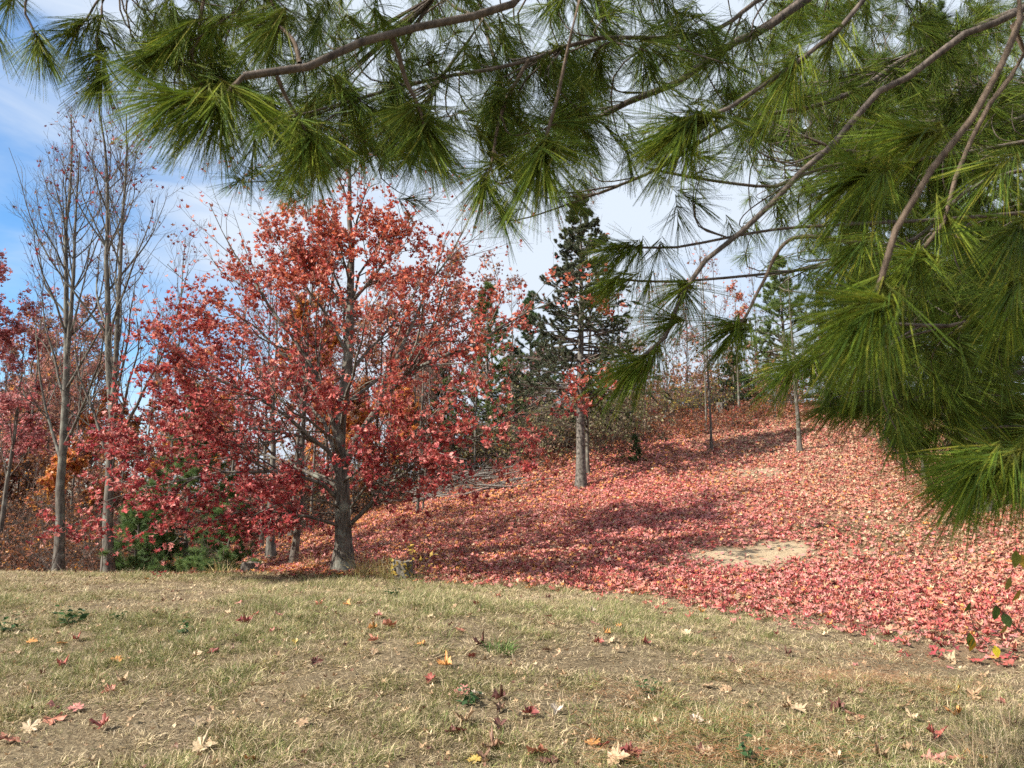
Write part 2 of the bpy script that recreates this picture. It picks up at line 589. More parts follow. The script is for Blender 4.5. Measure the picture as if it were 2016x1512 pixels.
def axis(lo, hi, a, b, fine, grow):
    core = list(np.arange(a, b + 1e-6, fine))
    s = fine
    x = core[-1]
    while x < hi:
        s *= grow
        x += s
        core.append(x)
    s = fine
    x = core[0]
    left = []
    while x > lo:
        s *= grow
        x -= s
        left.append(x)
    return np.array(left[::-1] + core)
gx = axis(-500, 500, -13, 17, .16, 1.12)
gy = axis(-200, 900, 3, 33, .16, 1.12)
GX, GY = np.meshgrid(gx, gy)
GZ = ground(GX, GY)
lf = leafiness(GX, GY)
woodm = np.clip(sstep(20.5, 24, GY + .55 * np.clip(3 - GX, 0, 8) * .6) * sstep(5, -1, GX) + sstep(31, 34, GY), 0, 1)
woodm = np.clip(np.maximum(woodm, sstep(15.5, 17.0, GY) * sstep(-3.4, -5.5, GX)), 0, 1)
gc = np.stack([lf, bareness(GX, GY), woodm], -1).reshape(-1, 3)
ny, nx = GX.shape
ii = np.arange(nx * ny).reshape(ny, nx)
gf = np.stack([ii[:-1, :-1], ii[:-1, 1:], ii[1:, 1:], ii[1:, :-1]], -1).reshape(-1, 4)
g = link('ground', make_mesh('ground', np.stack([GX, GY, GZ], -1).reshape(-1, 3), [gf], gc, True, ground_mat()))
g['kind'] = 'structure'
g['label'] = 'sloping ground of dry lawn and leaf covered bank'

# ---------------------------------------------------------------- geometry-node scatter (for grass that nobody could count)
def gn_scatter(name, protos, loc, rotz, tilt, scl, idx, mat, label):
    hid = bpy.data.collections.new(name + '_blades')
    for k, me in enumerate(protos):
        hid.objects.link(bpy.data.objects.new(f'{name}_blade_{k:02d}', me))
    me = bpy.data.meshes.new(name)
    n = len(loc)
    me.vertices.add(n)
    me.vertices.foreach_set('co', np.ascontiguousarray(loc, np.float32).ravel())
    for nm, typ, v in (('rot', 'FLOAT_VECTOR', np.stack([tilt[:, 0], tilt[:, 1], rotz], -1)), ('scl', 'FLOAT', scl), ('idx', 'INT', idx)):
        a = me.attributes.new(nm, typ, 'POINT')
        a.data.foreach_set('vector' if typ == 'FLOAT_VECTOR' else 'value', np.ascontiguousarray(v, np.float32 if typ != 'INT' else np.int32).ravel())
    me.materials.append(mat)
    o = link(name, me)
    ng = bpy.data.node_groups.new(name, 'GeometryNodeTree')
    ng.interface.new_socket('Geometry', in_out='INPUT', socket_type='NodeSocketGeometry')
    ng.interface.new_socket('Geometry', in_out='OUTPUT', socket_type='NodeSocketGeometry')
    gi, go = ng.nodes.new('NodeGroupInput'), ng.nodes.new('NodeGroupOutput')
    ip = ng.nodes.new('GeometryNodeInstanceOnPoints')
    ci = ng.nodes.new('GeometryNodeCollectionInfo')
    ci.inputs['Collection'].default_value = hid
    ci.inputs['Separate Children'].default_value = True
    ci.inputs['Reset Children'].default_value = True
    def na(nm, typ):
        x = ng.nodes.new('GeometryNodeInputNamedAttribute')
        x.data_type = typ
        x.inputs['Name'].default_value = nm
        return x.outputs[0]
    l = ng.links.new
    l(gi.outputs[0], ip.inputs['Points'])
    l(ci.outputs[0], ip.inputs['Instance'])
    ip.inputs['Pick Instance'].default_value = True
    l(na('idx', 'INT'), ip.inputs['Instance Index'])
    l(na('rot', 'FLOAT_VECTOR'), ip.inputs['Rotation'])
    l(na('scl', 'FLOAT'), ip.inputs['Scale'])
    l(ip.outputs[0], go.inputs[0])
    md = o.modifiers.new('scatter', 'NODES')
    md.node_group = ng
    o['kind'] = 'stuff'
    o['label'] = label
    return o
def grass_tuft(rg, n, rad, lo, hi, lean, width, cols, mat, segs=2):
    """n curved blades springing from a small disc"""
    a = rg.uniform(0, 2 * np.pi, n)
    r = rad * np.sqrt(rg.random(n))
    b = np.stack([r * np.cos(a), r * np.sin(a), np.full(n, -.01)], -1)
    az = a + rg.normal(0, 1.1, n)
    le = np.clip(rg.normal(lean, .3, n), .05, 1.5)
    Ln = rg.uniform(lo, hi, n)
    d = np.stack([np.sin(le) * np.cos(az), np.sin(le) * np.sin(az), np.cos(le)], -1)
    sd = np.stack([-np.sin(az), np.cos(az), np.zeros(n)], -1)
    tw = rg.normal(0, .6, n)[:, None]
    sd = unit(sd + tw * np.array([0, 0, 1.]))
    rows = []
    p = b
    for k in range(segs + 1):
        w = width * (1 - k / segs * .9) * rg.uniform(.7, 1.3, n)[:, None]
        rows.append(np.stack([p - sd * w / 2, p + sd * w / 2], 1))
        d = unit(d + np.array([0, 0, -.38]) * (k + 1) / segs + np.stack([np.cos(az), np.sin(az), 0 * az], -1) * .12)
        p = p + d * (Ln / segs)[:, None]
    V = np.concatenate(rows, 1)                     # n, 2*(segs+1), 3
    V[:, :, 2] = np.maximum(V[:, :, 2], -.012)
    k2 = 2 * (segs + 1)
    f = np.array([(2 * k, 2 * k + 1, 2 * k + 3, 2 * k + 2) for k in range(segs)])
    F = (f[None] + (np.arange(n) * k2)[:, None, None]).reshape(-1, 4)
    pick = rg.choice(len(cols), n, p=np.array([c[1] for c in cols]) / sum(c[1] for c in cols))
    C = np.array([c[0] for c in cols])[pick] * rg.uniform(.5, 1.4, (n, 1))
    return make_mesh('grass_tuft', V.reshape(-1, 3), [F], np.repeat(C, k2, 0), False, mat)

STRAW, TAN, OLIVE, GREEN, BROWN = (.60, .485, .30), (.46, .355, .215), (.25, .24, .09), (.15, .195, .06), (.28, .195, .13)
rg = np.random.default_rng(11)
protos = []
mixes = [((STRAW, 5), (TAN, 4), (BROWN, 2), (OLIVE, 1.4)), ((STRAW, 3), (TAN, 3), (OLIVE, 4), (BROWN, 1)), ((OLIVE, 5), (GREEN, 3), (STRAW, 2.5)), ((BROWN, 5), (TAN, 4), (STRAW, 2))]
for mi, mxs in enumerate(mixes):
    for v in range(4):
        protos.append(grass_tuft(rg, 60, .085, .022, [.075, .085, .10, .06][mi], [1.0, .75, .6, 1.25][mi], [.0048, .0046, .0044, .0046][mi], mxs, M_GRASS))
# lawn sampling, denser than the eye can count
N = 30000
yy = 4.0 + 11.4 * rg.random(N * 3) ** .85
xx = rg.uniform(-1, 1, N * 3) * (yy * .75 + 1.0)
keep = rg.random(N * 3) < (1 - leafiness(xx, yy) * .93) * np.where(yy > toe_y(xx) + 1.2, .35, 1) * (1 - .92 * bareness(xx, yy))
dens = .55 + .6 * fbm(xx * 1.7, yy * 1.7, 41)
keep &= rg.random(N * 3) < dens
keep &= rg.random(N * 3) < .62
xx, yy = xx[keep], yy[keep]
n = len(xx)
f1, f2 = fbm(xx * .55, yy * .55, 51), fbm(xx * 2.4, yy * 2.4, 61)
score = f1 * .6 + f2 * .5 + rg.normal(0, .07, n) + np.exp(-((xx + 1.2) / 2.6) ** 2 - ((yy - 9.2) / 2.2) ** 2) * .10 + sstep(12.2, 13.2, yy) * .04
mi = np.where(score > .645, 2, np.where(score > .55, 1, np.where(score < .45, 3, 0)))
idx = mi * 4 + rg.integers(0, 4, n)
scl = rg.uniform(.65, 1.25, n) * (.55 + .95 * fbm(xx * 3.3, yy * 3.3, 101, 2)) * np.where(mi == 3, .75, 1) * np.where(mi == 2, 1.1, 1) * (1 + .25 * sstep(8, 13, yy))
gn_scatter('lawn_grass', protos, np.stack([xx, yy, ground(xx, yy) - .004], -1), rg.uniform(0, 6.28, n), rg.normal(0, .12, (n, 2)), scl, idx, M_GRASS, 'short dry lawn grass, tan and olive, across the foreground')

# dead straw lying between the tufts
def strips(rg, loc, yaw, tilt, Ln, wd, bend):
    n = len(loc)
    d = np.stack([np.cos(yaw) * np.cos(tilt), np.sin(yaw) * np.cos(tilt), np.sin(tilt)], -1)
    s = np.stack([-np.sin(yaw), np.cos(yaw), 0 * yaw], -1)
    rows = []
    for k, t in enumerate((-.5, 0, .5)):
        c = loc + d * (Ln * t)[:, None] + s * (bend * Ln * (abs(t) * 2) ** 2)[:, None]
        rows.append(np.stack([c - s * wd / 2, c + s * wd / 2], 1))
    V = np.concatenate(rows, 1)
    f = np.array([(0, 1, 3, 2), (2, 3, 5, 4)])
    return V.reshape(-1, 3), (f[None] + (np.arange(n) * 6)[:, None, None]).reshape(-1, 4)
N = 36000
yy = 4.0 + 9.8 * rg.random(N) ** 1.1
xx = rg.uniform(-1, 1, N) * (yy * .74 + .8)
keep = (rg.random(N) < 1 - leafiness(xx, yy)) & (rg.random(N) < .25 + 1.1 * sstep(.42, .62, fbm(xx * 2.1, yy * 2.1, 91)))
xx, yy = xx[keep], yy[keep]
n = len(xx)
v, f = strips(rg, np.column_stack([xx, yy, ground(xx, yy) + rg.uniform(.01, .055, n)]), rg.uniform(0, 6.28, n), rg.normal(0, .3, n), rg.uniform(.03, .085, n), .0036, rg.normal(0, .12, n))
cc = np.array([(.60, .49, .34), (.48, .37, .25), (.36, .265, .18), (.25, .17, .115)])[rg.choice(4, n, p=[.34, .3, .22, .14])] * rg.uniform(.75, 1.2, (n, 1))
o = link('lawn_straw', make_mesh('lawn_straw', v, [f], np.repeat(cc, 6, 0), False, M_GRASS))
o['kind'] = 'stuff'
o['label'] = 'dead straw lying flat between the grass tufts of the lawn'
# orange pine needles shed on the lawn
LP, LY = [], []
for px, py, d, rx, ry, cnt in ((1330, 1485, 4.75, .5, .22, 900), (1520, 1475, 4.8, .45, .25, 900), (1250, 1370, 5.9, .5, .3, 500), (1600, 1330, 6.6, .9, .35, 1500), (1780, 1345, 6.3, .8, .35, 1400), (1750, 1290, 7.2, .9, .4, 900), (1350, 1420, 5.3, .7, .4, 700), (1560, 1420, 5.3, 1.2, .5, 900)):
    c = P(px, py, d)
    cnt = int(cnt * .5)
    LP.append(np.stack([c[0] + rg.normal(0, rx * .6, cnt), d + rg.normal(0, ry * .6, cnt)], -1))
    LY.append(rg.normal(rg.uniform(2.2, 3.0), .5, cnt))
LP = np.vstack(LP)
LY = np.concatenate(LY)
LZ = ground(LP[:, 0], LP[:, 1]) + rg.uniform(.03, .07, len(LP))
v, f = strips(rg, np.column_stack([LP, LZ]), LY, rg.normal(0, .22, len(LP)), rg.uniform(.07, .12, len(LP)), .003, rg.normal(0, .12, len(LP)))
cc = np.array([(.36, .165, .07), (.42, .24, .12), (.28, .12, .055)])[rg.integers(0, 3, len(LP))] * rg.uniform(.8, 1.2, (len(LP), 1))
o = link('pine_needle_litter', make_mesh('pine_needle_litter', v, [f], np.repeat(cc, 6, 0), False, M_FALLEN))
o['kind'] = 'stuff'
o['label'] = 'orange brown shed pine needles lying on the lawn'

# ---------------------------------------------------------------- fallen leaves
PAL = dict(
    red=(.38, .065, .058), crimson=(.26, .028, .042), pink=(.55, .21, .19), salmon=(.55, .20, .13), orange=(.66, .29, .07), tan=(.44, .29, .17),
    cream=(.60, .46, .29), yellow=(.60, .42, .09), brown=(.20, .10, .065), maroon=(.11, .02, .028), white=(.66, .56, .45))
# carpet on the bank: real leaves, one mesh (far past counting), the nearest ones singly further below
rg = np.random.default_rng(21)
N = 270000
yy = 7.0 + (33 - 7.0) * rg.random(N) ** .9
xx = rg.uniform(-1, 1, N) * (yy * .74 + 1.0)
lfv = leafiness(xx, yy)
keep = (rg.random(N) < lfv)
ok = keep & ((xx > -5.2) | (yy < 15.5) | (rg.random(N) < .35))
xx, yy = xx[ok], yy[ok]
n = len(xx)
zz = ground(xx, yy)
e = .15
nrm = unit(np.stack([-(ground(xx + e, yy) - zz) / e, -(ground(xx, yy + e) - zz) / e, np.ones(n)], -1))
pxx, pyy = PX(np.stack([xx, yy, zz], -1))
# colours: pink-red sheet in the middle, tan and orange towards the right and the upper edge, russet bracken along the left flank
red_w = np.exp(-((xx - 3.5) / 4.0) ** 2) * .9
names = ['pink', 'red', 'salmon', 'tan', 'cream', 'crimson', 'brown', 'orange']
Wt = np.stack([1.9 + 1.6 * red_w, 1.5 + 1.4 * red_w, 1.5 + 0 * xx, .6 + 2.0 * sstep(4, 9, xx), .22 + .6 * sstep(4, 9, xx) , .45 + .5 * red_w, .45 + 2.2 * sstep(19, 24, yy) + 1.1 * sstep(3, -2, xx), .3 + 1.6 * sstep(17, 23, yy) * sstep(9, 4, xx) + 1.4 * sstep(2.5, -2, xx)], -1)
Wt[:, [0, 1, 5]] *= (1 - .5 * sstep(3.0, 7.5, xx))[:, None]
Wt[:, 2] *= 1 + .5 * sstep(3.0, 7.5, xx)
Wt *= np.exp(.9 * (np.stack([fbm(xx * .8, yy * .8, 70 + k) for k in range(8)], -1) - .5) * 2)
cw = np.cumsum(Wt, 1)
pick = (rg.random(n)[:, None] * cw[:, -1:] > cw).sum(1)
cols = np.array([PAL[k] for k in names])[np.clip(pick, 0, 7)] * rg.uniform(.8, 1.12, (n, 1)) * .86 + np.array((.40, .17, .14)) * .14
M = frames_z_normal(nrm) @ rotations(rg, n, .34)
sz = rg.uniform(.052, .108, n) * np.where(yy > 20, 1.12, 1)
hgt = rg.random(n) ** 1.6 * .055
VV, FF, CC, off = [], [], [], 0
for k in range(4):
    s = np.arange(n) % 4 == k
    tv, tf = maple_leaf(0, [.35, .7, .15, .5][k], [.2, .5, -.25, .1][k], k + 3, .06)
    v, f, c = scatter(tv, tf, M[s], sz[s], np.stack([xx, yy, zz + hgt + .012], -1)[s], cols[s])
    VV.append(v)
    FF += [q + off for q in f]
    CC.append(c)
    off += len(v)
o = link('leaf_carpet', make_mesh('leaf_carpet', np.vstack(VV), FF, np.vstack(CC), False, M_FALLEN))
o['kind'] = 'stuff'
o['label'] = 'deep carpet of fallen red and pink maple leaves covering the bank'

# single leaves
FAR_LEAF = [link_me for link_me in ()]
leaf_meshes = [make_mesh('maple_leaf', *maple_leaf(2, cu, fo, 40 + k, ro), None, False, M_FALLEN_OBJ) for k, (cu, fo, ro) in enumerate(((.35, .25, .05), (.9, .35, .08), (.35, -.45, .07), (1.1, .1, .12), (.12, .1, .05), (.5, .6, .09)))]
CURL = ('slightly cupped', 'tightly curled', 'arched', 'crumpled', 'flat lying', 'folded')
lawn_leaves = """151 1132 maroon 3;288 1143 orange 0;522 1145 maroon 3;562 1160 cream 1;344 1183 cream 1;470 1190 pink 2;481 1230 crimson 5 1.5;499 1216 red 2 1.1;450 1213 cream 1;549 1216 pink 0;587 1220 tan 4;630 1195 salmon 1;660 1213 cream 0 1.2;684 1195 orange 5 1.1;305 1213 tan 3;361 1213 tan 4;418 1287 crimson 2 1.2;385 1298 cream 1;120 1315 red 3 1.2;62 1268 orange 4;120 1272 orange 4;149 1265 red 3;31 1289 tan 2;108 1287 cream 4;229 1305 orange 4;580 1270 yellow 5 .7;621 1312 maroon 1 1.1;536 1249 pink 1 .8;510 1258 cream 4 .8;193 1338 tan 2;240 1350 tan 3 1.3;215 1368 salmon 5;55 1372 tan 5;108 1397 pink 2 1.2;104 1424 salmon 2 1.5;59 1440 cream 4 1.2;201 1437 red 1 1.3;149 1404 pink 4 1.2;17 1466 salmon 4 1.4;385 1431 cream 4 1.2;399 1478 cream 0 1.5;595 1431 tan 4;493 1503 orange 4;705 1194 tan 0 1.2;765 1197 cream 2;744 1218 pink 1;735 1242 orange 3 1.1;766 1239 salmon 5 1.7;737 1268 salmon 1 1.2;829 1270 orange 2;848 1218 cream 4;813 1207 cream 1;893 1200 tan 4 1.1;938 1195 red 1;980 1178 salmon 3 1.3;973 1195 cream 4;992 1164 cream 2;1040 1162 orange 1 1.1;1063 1160 cream 5;1079 1180 maroon 3 1.1;865 1160 brown 1;890 1159 cream 4;789 1154 white 4 1.2;1138 1176 cream 1;1058 1200 cream 5;1084 1233 salmon 4;1079 1218 red 4;1171 1233 pink 4 1.2;1164 1209 white 1;1218 1239 orange 5 .9;1195 1252 orange 3;1205 1266 cream 4 1.1;1178 1271 red 1;1271 1272 crimson 3 1.1;1271 1193 red 1;905 1246 salmon 4 1.2;945 1275 maroon 3 1.7;959 1306 cream 1;876 1317 orange 1 1.4;848 1345 red 5 1.1;928 1298 red 4;735 1291 tan 0;910 1369 pink 4 1.3;938 1373 white 4;985 1383 maroon 3 1.4;1077 1287 brown 4;983 1402 brown 3 1.1;1042 1416 crimson 1 1.3;1023 1417 cream 5;917 1430 tan 5 1.6;903 1449 crimson 0 1.2;886 1452 maroon 1;983 1438 maroon 5 1.2;969 1478 brown 3 2.0;952 1501 brown 5;935 1506 yellow 4;1056 1490 salmon 2 1.6;1080 1503 maroon 2 1.3;1167 1470 orange 4 1.1;1188 1473 red 4;1216 1502 tan 0 1.6;1240 1497 crimson 5 1.3;1226 1398 cream 1 .8;1249 1398 cream 4 .9;1094 1407 white 5;1382 1209 orange 5;1352 1251 cream 0 1.1;1373 1249 brown 2;1403 1263 salmon 4;1552 1293 maroon 3 1.1;1441 1308 brown 0 1.2;1682 1242 red 5 1.1;1745 1247 pink 4;1865 1268 maroon 1;1573 1404 cream 0 1.3;1552 1400 tan 3;1649 1400 maroon 3 1.5;1684 1414 salmon 2 1.3;1778 1397 tan 4 1.1;1795 1423 cream 1;1601 1419 cream 4 .8;1681 1456 white 4;1839 1457 red 3 1.4;1887 1418 orange 1 1.3;1917 1379 tan 3 1.7;1885 1369 yellow 0 1.2;1872 1306 cream 3 1.8;1937 1334 tan 2;1430 1362 tan 2;1394 1358 tan 4;1368 1428 white 1;1391 1496 cream 5 1.1;1379 1490 maroon 1;1731 1497 tan 3 1.3;1646 1508 cream 1;1837 1500 pink 2 1.9;1885 1502 salmon 4 1.4;1920 1493 orange 2 1.6;1785 1483 tan 5;1990 1440 tan 3 1.4;1975 1390 pink 2 1.2"""
import re
COLS = ((0, 90, 'below the red tree at the left edge'), (90, 170, 'below the left bare tree'), (170, 300, 'below the twin stemmed bare tree'), (300, 440, 'below the young pine'), (440, 530, 'below the squat grey stump'), (530, 640, 'below the slim grey trunk'), (640, 720, 'below the big maple trunk'), (720, 780, 'below the yellow grass'), (780, 850, 'below the vine covered stump'), (850, 950, 'left of the green grass tuft'), (950, 1030, 'near the green grass tuft'), (1030, 1130, 'right of the green grass tuft'), (1130, 1250, 'below the spruce trunk'), (1250, 1345, 'below the ridge saplings'), (1345, 1480, 'below the bare dirt patch'), (1480, 1620, 'right of the bare dirt patch'), (1620, 1760, 'below the right hand sapling'), (1760, 1860, 'near the right edge'), (1860, 2100, 'at the right edge'))
ROWS = ((1155, 'on the lawn crest'), (1205, 'just under the crest'), (1260, 'on the upper lawn'), (1330, 'on the middle lawn'), (1410, 'on the lower lawn'), (1470, 'on the near lawn'), (1600, 'along the bottom edge'))
leaf_hits, used = [], {}
def lawn_depth(px, py):
    lo, hi = 3.5, 16.0
    ds = np.linspace(lo, hi, 400)
    pts = np.array([P(px, py, d) for d in ds])
    gzv = ground(pts[:, 0], pts[:, 1])
    k = np.argmax(pts[:, 2] <= gzv)
    return ds[k] if pts[k, 2] <= gzv[k] else 13.0
rg = np.random.default_rng(33)
def put_leaf(p, col, k, s, label, group, tilt=.3):
    o = link('fallen_leaf', leaf_meshes[k], None, p)
    o.rotation_euler = (rg.normal(0, tilt), rg.normal(0, tilt), rg.uniform(0, 6.28))
    o.scale = (s,) * 3
    c = (np.array(PAL[col]) * .78 + np.array((.38, .26, .17)) * .22) * rg.uniform(.75, 1.08)
    o.color = (*c, 1)
    return tag(o, label, 'leaf', group)
pend = []
for e_ in lawn_leaves.split(';'):
    q = e_.split()
    px, py, col, k = float(q[0]), float(q[1]), q[2], int(q[3])
    s = float(q[4]) if len(q) > 4 else 1.0
    d = lawn_depth(px, py)
    p = P(px, py, d)
    cw_ = next(t for a, b, t in COLS if a <= px < b)
    rw_ = next(t for b, t in ROWS if py < b)
    pend.append([px, py, col, k, s, p, f'{col} maple leaf, {CURL[k]}, {rw_} {cw_}'])
byl = {}
for e_ in pend:
    byl.setdefault((e_[2], e_[6].split(', ', 2)[2]), []).append(e_)
for key, ms in byl.items():
    if len(ms) > 1:
        ms.sort(key=lambda e: e[0])
        for j, e_ in enumerate(ms):
            e_[6] = e_[6].replace(f'{e_[2]} maple', f'{e_[2]} {["leftmost", "second", "third", "fourth"][j] if len(ms) > 2 else ["left", "right"][j]} maple')
for px, py, col, k, s, p, lab in pend:
    if len(re.findall(r"[A-Za-z0-9']+", lab)) > 16:
        lab = lab.replace(f', {CURL[k]},', '')
    put_leaf((p[0], p[1], gz(p[0], p[1]) + .024), col, k, .092 * min(s, 1.5) * rg.uniform(.9, 1.1), lab, 'fallen leaves scattered on the lawn')
# nearest leaves of the carpet along the foot of the bank, singly
FOOT = ((0, 950, 'just right of the vine covered stump'), (950, 1025, 'straight above the lush grass tuft'), (1025, 1100, 'slightly left of the spruce trunk'), (1100, 1230, 'straight below the spruce'), (1230, 1350, 'left of the bare dirt patch'), (1350, 1470, 'under the left half of the dirt patch'), (1470, 1600, 'under the right half of the dirt patch'), (1600, 1740, 'right of the bare dirt patch'), (1740, 1860, 'below the shaded trunk'), (1860, 9999, 'beside the leafy shoot'))
cnt = 0
while cnt < 300 - len(pend):
    x = rg.uniform(-.8, 6.6)
    y = toe_y(x) + rg.normal(.25, .4 + .18 * max(0, x - 2))
    px, py = PX(np.array([x, y, gz(x, y)]))
    if px < 850 or px > 2000 or bareness(np.array([x]), np.array([y]))[0] > .4:
        continue
    col = random.choice(['pink', 'pink', 'salmon', 'red', 'salmon', 'tan', 'cream'])
    wh = next(t for a_, b_, t in FOOT if px < b_)
    put_leaf((x, y, gz(x, y) + rg.uniform(.035, .065)), col, int(rg.integers(0, 6)), rg.uniform(.075, .115), f'{col} leaf at the leaf carpet\'s front edge, {wh}', f'{col} leaves along the foot of the bank, {wh}', .4)
    cnt += 1
# small leaf crumbs between the grass
N = 2600
yy = rg.uniform(4.2, 13.4, N)
xx = rg.uniform(-1, 1, N) * yy * .74
tv, tf = maple_leaf(0, .6, .4, 77, .08)
cols = np.array([PAL[k] for k in ('tan', 'cream', 'brown', 'tan', 'tan')])[rg.integers(0, 5, N)] * rg.uniform(.7, 1.1, (N, 1))
v, f, c = scatter(tv, tf, rotations(rg, N, .6), rg.uniform(.015, .07, N) * rg.uniform(.6, 1, N), np.stack([xx, yy, ground(xx, yy) + .03], -1), cols)
o = link('leaf_crumbs', make_mesh('leaf_crumbs', v, f, c, False, M_FALLEN))
o['kind'] = 'stuff'
o['label'] = 'torn scraps of dry leaf caught between the grass blades'

# ---------------------------------------------------------------- broadleaf trees
def lin(a, b):
    return lambda t, Lp, rg, K: Lp * (a + (b - a) * t) * rg.uniform(.7, 1.15, K)
def resample(pts, n):
    return catmull(pts, n)
LEAF_T = [maple_leaf(0, .5, .4, 91, .06), maple_leaf(0, .9, .15, 92, .08), maple_leaf(0, .25, -.4, 93, .06), maple_leaf(0, 1.3, .8, 94, .08)]
LEAF_T1 = [maple_leaf(1, .5, .35, 95, .05), maple_leaf(1, 1.0, .1, 96, .06), maple_leaf(1, .3, -.35, 97, .05), maple_leaf(1, 1.2, .8, 98, .06)]
def leaf_mesh_data(rg, loc, size, cols, templates, tilt=1.0):
    n = len(loc)
    VV, FF, CC, off = [], [], [], 0
    M = rotations(rg, n, tilt)
    for k, (tv, tf) in enumerate(templates):
        s = np.arange(n) % len(templates) == k
        if not s.any():
            continue
        v, f, c = scatter(tv, tf, M[s], size[s], loc[s], cols[s])
        VV.append(v)
        FF += [q + off for q in f]
        CC.append(c)
        off += len(v)
    return np.vstack(VV), FF, np.vstack(CC)
def pal_pick(rg, n, pal):
    p = np.array([w for _, w in pal], float)
    k = rg.choice(len(pal), n, p=p / p.sum())
    return np.array([PAL[a] if isinstance(a, str) else a for a, _ in pal])[k] * rg.uniform(.75, 1.2, (n, 1))
PAL.update(rust=(.26, .10, .045), burnt=(.34, .14, .05), amber=(.46, .20, .04), gold=(.42, .29, .06), plum=(.19, .04, .055), leafgreen=(.10, .15, .04), olive=(.17, .17, .05))

def broadleaf(name, label, base, stems, levels, leaf=None, group=None, bark=None, twig=None, split=False, seed=0, cat='tree', extra=None):
    """stems: [(points, r0, r1)] in world space. levels: spawn settings. leaf: dict(per, size, pal or fn, clump, t0)"""
    rg = np.random.default_rng(seed)
    bark, twig = bark or M_BARK2, twig or M_TWIG
    base = np.asarray(base, float)
    T = thing(name, label, cat, tuple(base), group)
    n0 = 16
    sp_ = np.stack([resample(p, n0) for p, _, _ in stems])
    sr = np.stack([np.linspace(a, b, n0 + 1) for _, a, b in stems])
    wob = rg.normal(0, .012, sp_.shape) * np.linspace(0, 1, n0 + 1)[None, :, None] ** .5
    sp_ = sp_ + wob * (sr[:, :1, None] / .08)
    flare = 1 + .6 * np.exp(-np.linspace(0, 1, n0 + 1) * 28)
    sr[0] *= flare
    tm = link('trunk', tubes_mesh('trunk', [(sp_, sr, 10)], bark, base), T)
    par_p, par_r = sp_, sr
    allg, roots = [], None
    if extra is not None:
        allg.append((extra[0], extra[1], 7, np.arange(len(extra[0]))))
    lastp = []
    for li, lv in enumerate(levels):
        q = dict(lv)
        sides = q.pop('sides', 4)
        if li == 1 and extra is not None:
            if par_p.shape[1] == extra[0].shape[1]:
                par_p, par_r = np.concatenate([extra[0], par_p]), np.concatenate([extra[1], par_r])
                roots = np.concatenate([np.arange(len(extra[0])), roots + len(extra[0])])
                allg[-1] = (allg[-1][0], allg[-1][1], allg[-1][2], roots[len(extra[0]):])
        p, r, par, t = spawn(rg, par_p, par_r, q['count'], q['tr'], q['ang'], q['lf'], q['rr'], q['n'], q['up'], q['wob'], q.get('rmin', .0025), q.get('tend', .25), q.get('flat', 0), q.get('tpow', 1))
        roots = np.arange(len(p)) if li == 0 else roots[par]
        allg.append((p, r, sides, roots))
        par_p, par_r = p, r
        if li >= len(levels) - 2:
            lastp.append((p, li == len(levels) - 1, roots))
    if split:
        for k in range(int(max(g_[3].max() for g_ in allg)) + 1):
            gs = [(p[rt == k], r[rt == k], s) for p, r, s, rt in allg]
            link('branch', tubes_mesh('branch', gs, twig if gs[0][1].size and gs[0][1].max() < .012 else bark, base), T)
    else:
        link('branches', tubes_mesh('branches', [(p, r, s) for p, r, s, _ in allg], twig, base), T)
    if leaf:
        pts, rr = [], []
        for p, last, rt in lastp:
            per = leaf['per'] if last else leaf.get('per2', leaf['per'] * .5)
            m = p.shape[1]
            tl = np.linalg.norm(np.diff(p, axis=1), axis=2).sum(1)
            k = rg.poisson(per * tl / max(tl.mean(), 1e-6))
            ix = np.repeat(np.arange(len(p)), k)
            t = leaf.get('t0', .25) + (1 - leaf.get('t0', .25)) * rg.random(len(ix)) ** .7
            f = t * (m - 1)
            i = np.clip(f.astype(int), 0, m - 2)
            w = (f - i)[:, None]
            pts.append(p[ix, i] * (1 - w) + p[ix, i + 1] * w)
        pts = np.vstack(pts)
        c = leaf.get('clump', 0)
        if c:
            nz = (fbm(pts[:, 0] * 1.1 + pts[:, 2] * .7, pts[:, 2] * 1.3 - pts[:, 1] * .8, seed + 5, 2))
            pts = pts[rg.random(len(pts)) < sstep(.46 - c, .46 + .12, nz) * 1.0]
        if 'keep' in leaf:
            pts = pts[rg.random(len(pts)) < leaf['keep'](pts, base)]
        pts = pts + rg.normal(0, .045, pts.shape) + np.array([0, 0, -.03])
        n = len(pts)
        cols = leaf['fn'](rg, pts, base) if 'fn' in leaf else pal_pick(rg, n, leaf['pal'])
        size = rg.uniform(.75, 1.2, n) * leaf['size']
        singles = leaf.get('singles', 0)
        if singles:
            px, py = PX(pts)
            score = pts[:, 1] + rg.uniform(0, .8, n) + 50 * ((px < 0) | (px > 2016) | (py < 250))
            o_ = np.argsort(score)
            for j in o_[:singles]:
                l_ = link('leaf', leaf_meshes[int(rg.integers(0, 6))], T, pts[j] - base)
                l_.rotation_euler = tuple(rg.uniform(-1.1, 1.1, 2)) + (rg.uniform(0, 6.28),)
                l_.scale = (size[j],) * 3
                l_.color = (*cols[j], 1)
            sel = o_[singles:]
            pts, cols, size = pts[sel], cols[sel], size[sel]
        if len(pts):
            v, f, cc = leaf_mesh_data(rg, pts - base, size, cols, leaf.get('tmpl', LEAF_T), leaf.get('tilt', .95))
            o_ = link('crown', make_mesh('crown', v, f, cc, False, M_LEAF), T)
            if singles:
                o_['kind'] = 'stuff'
    return T

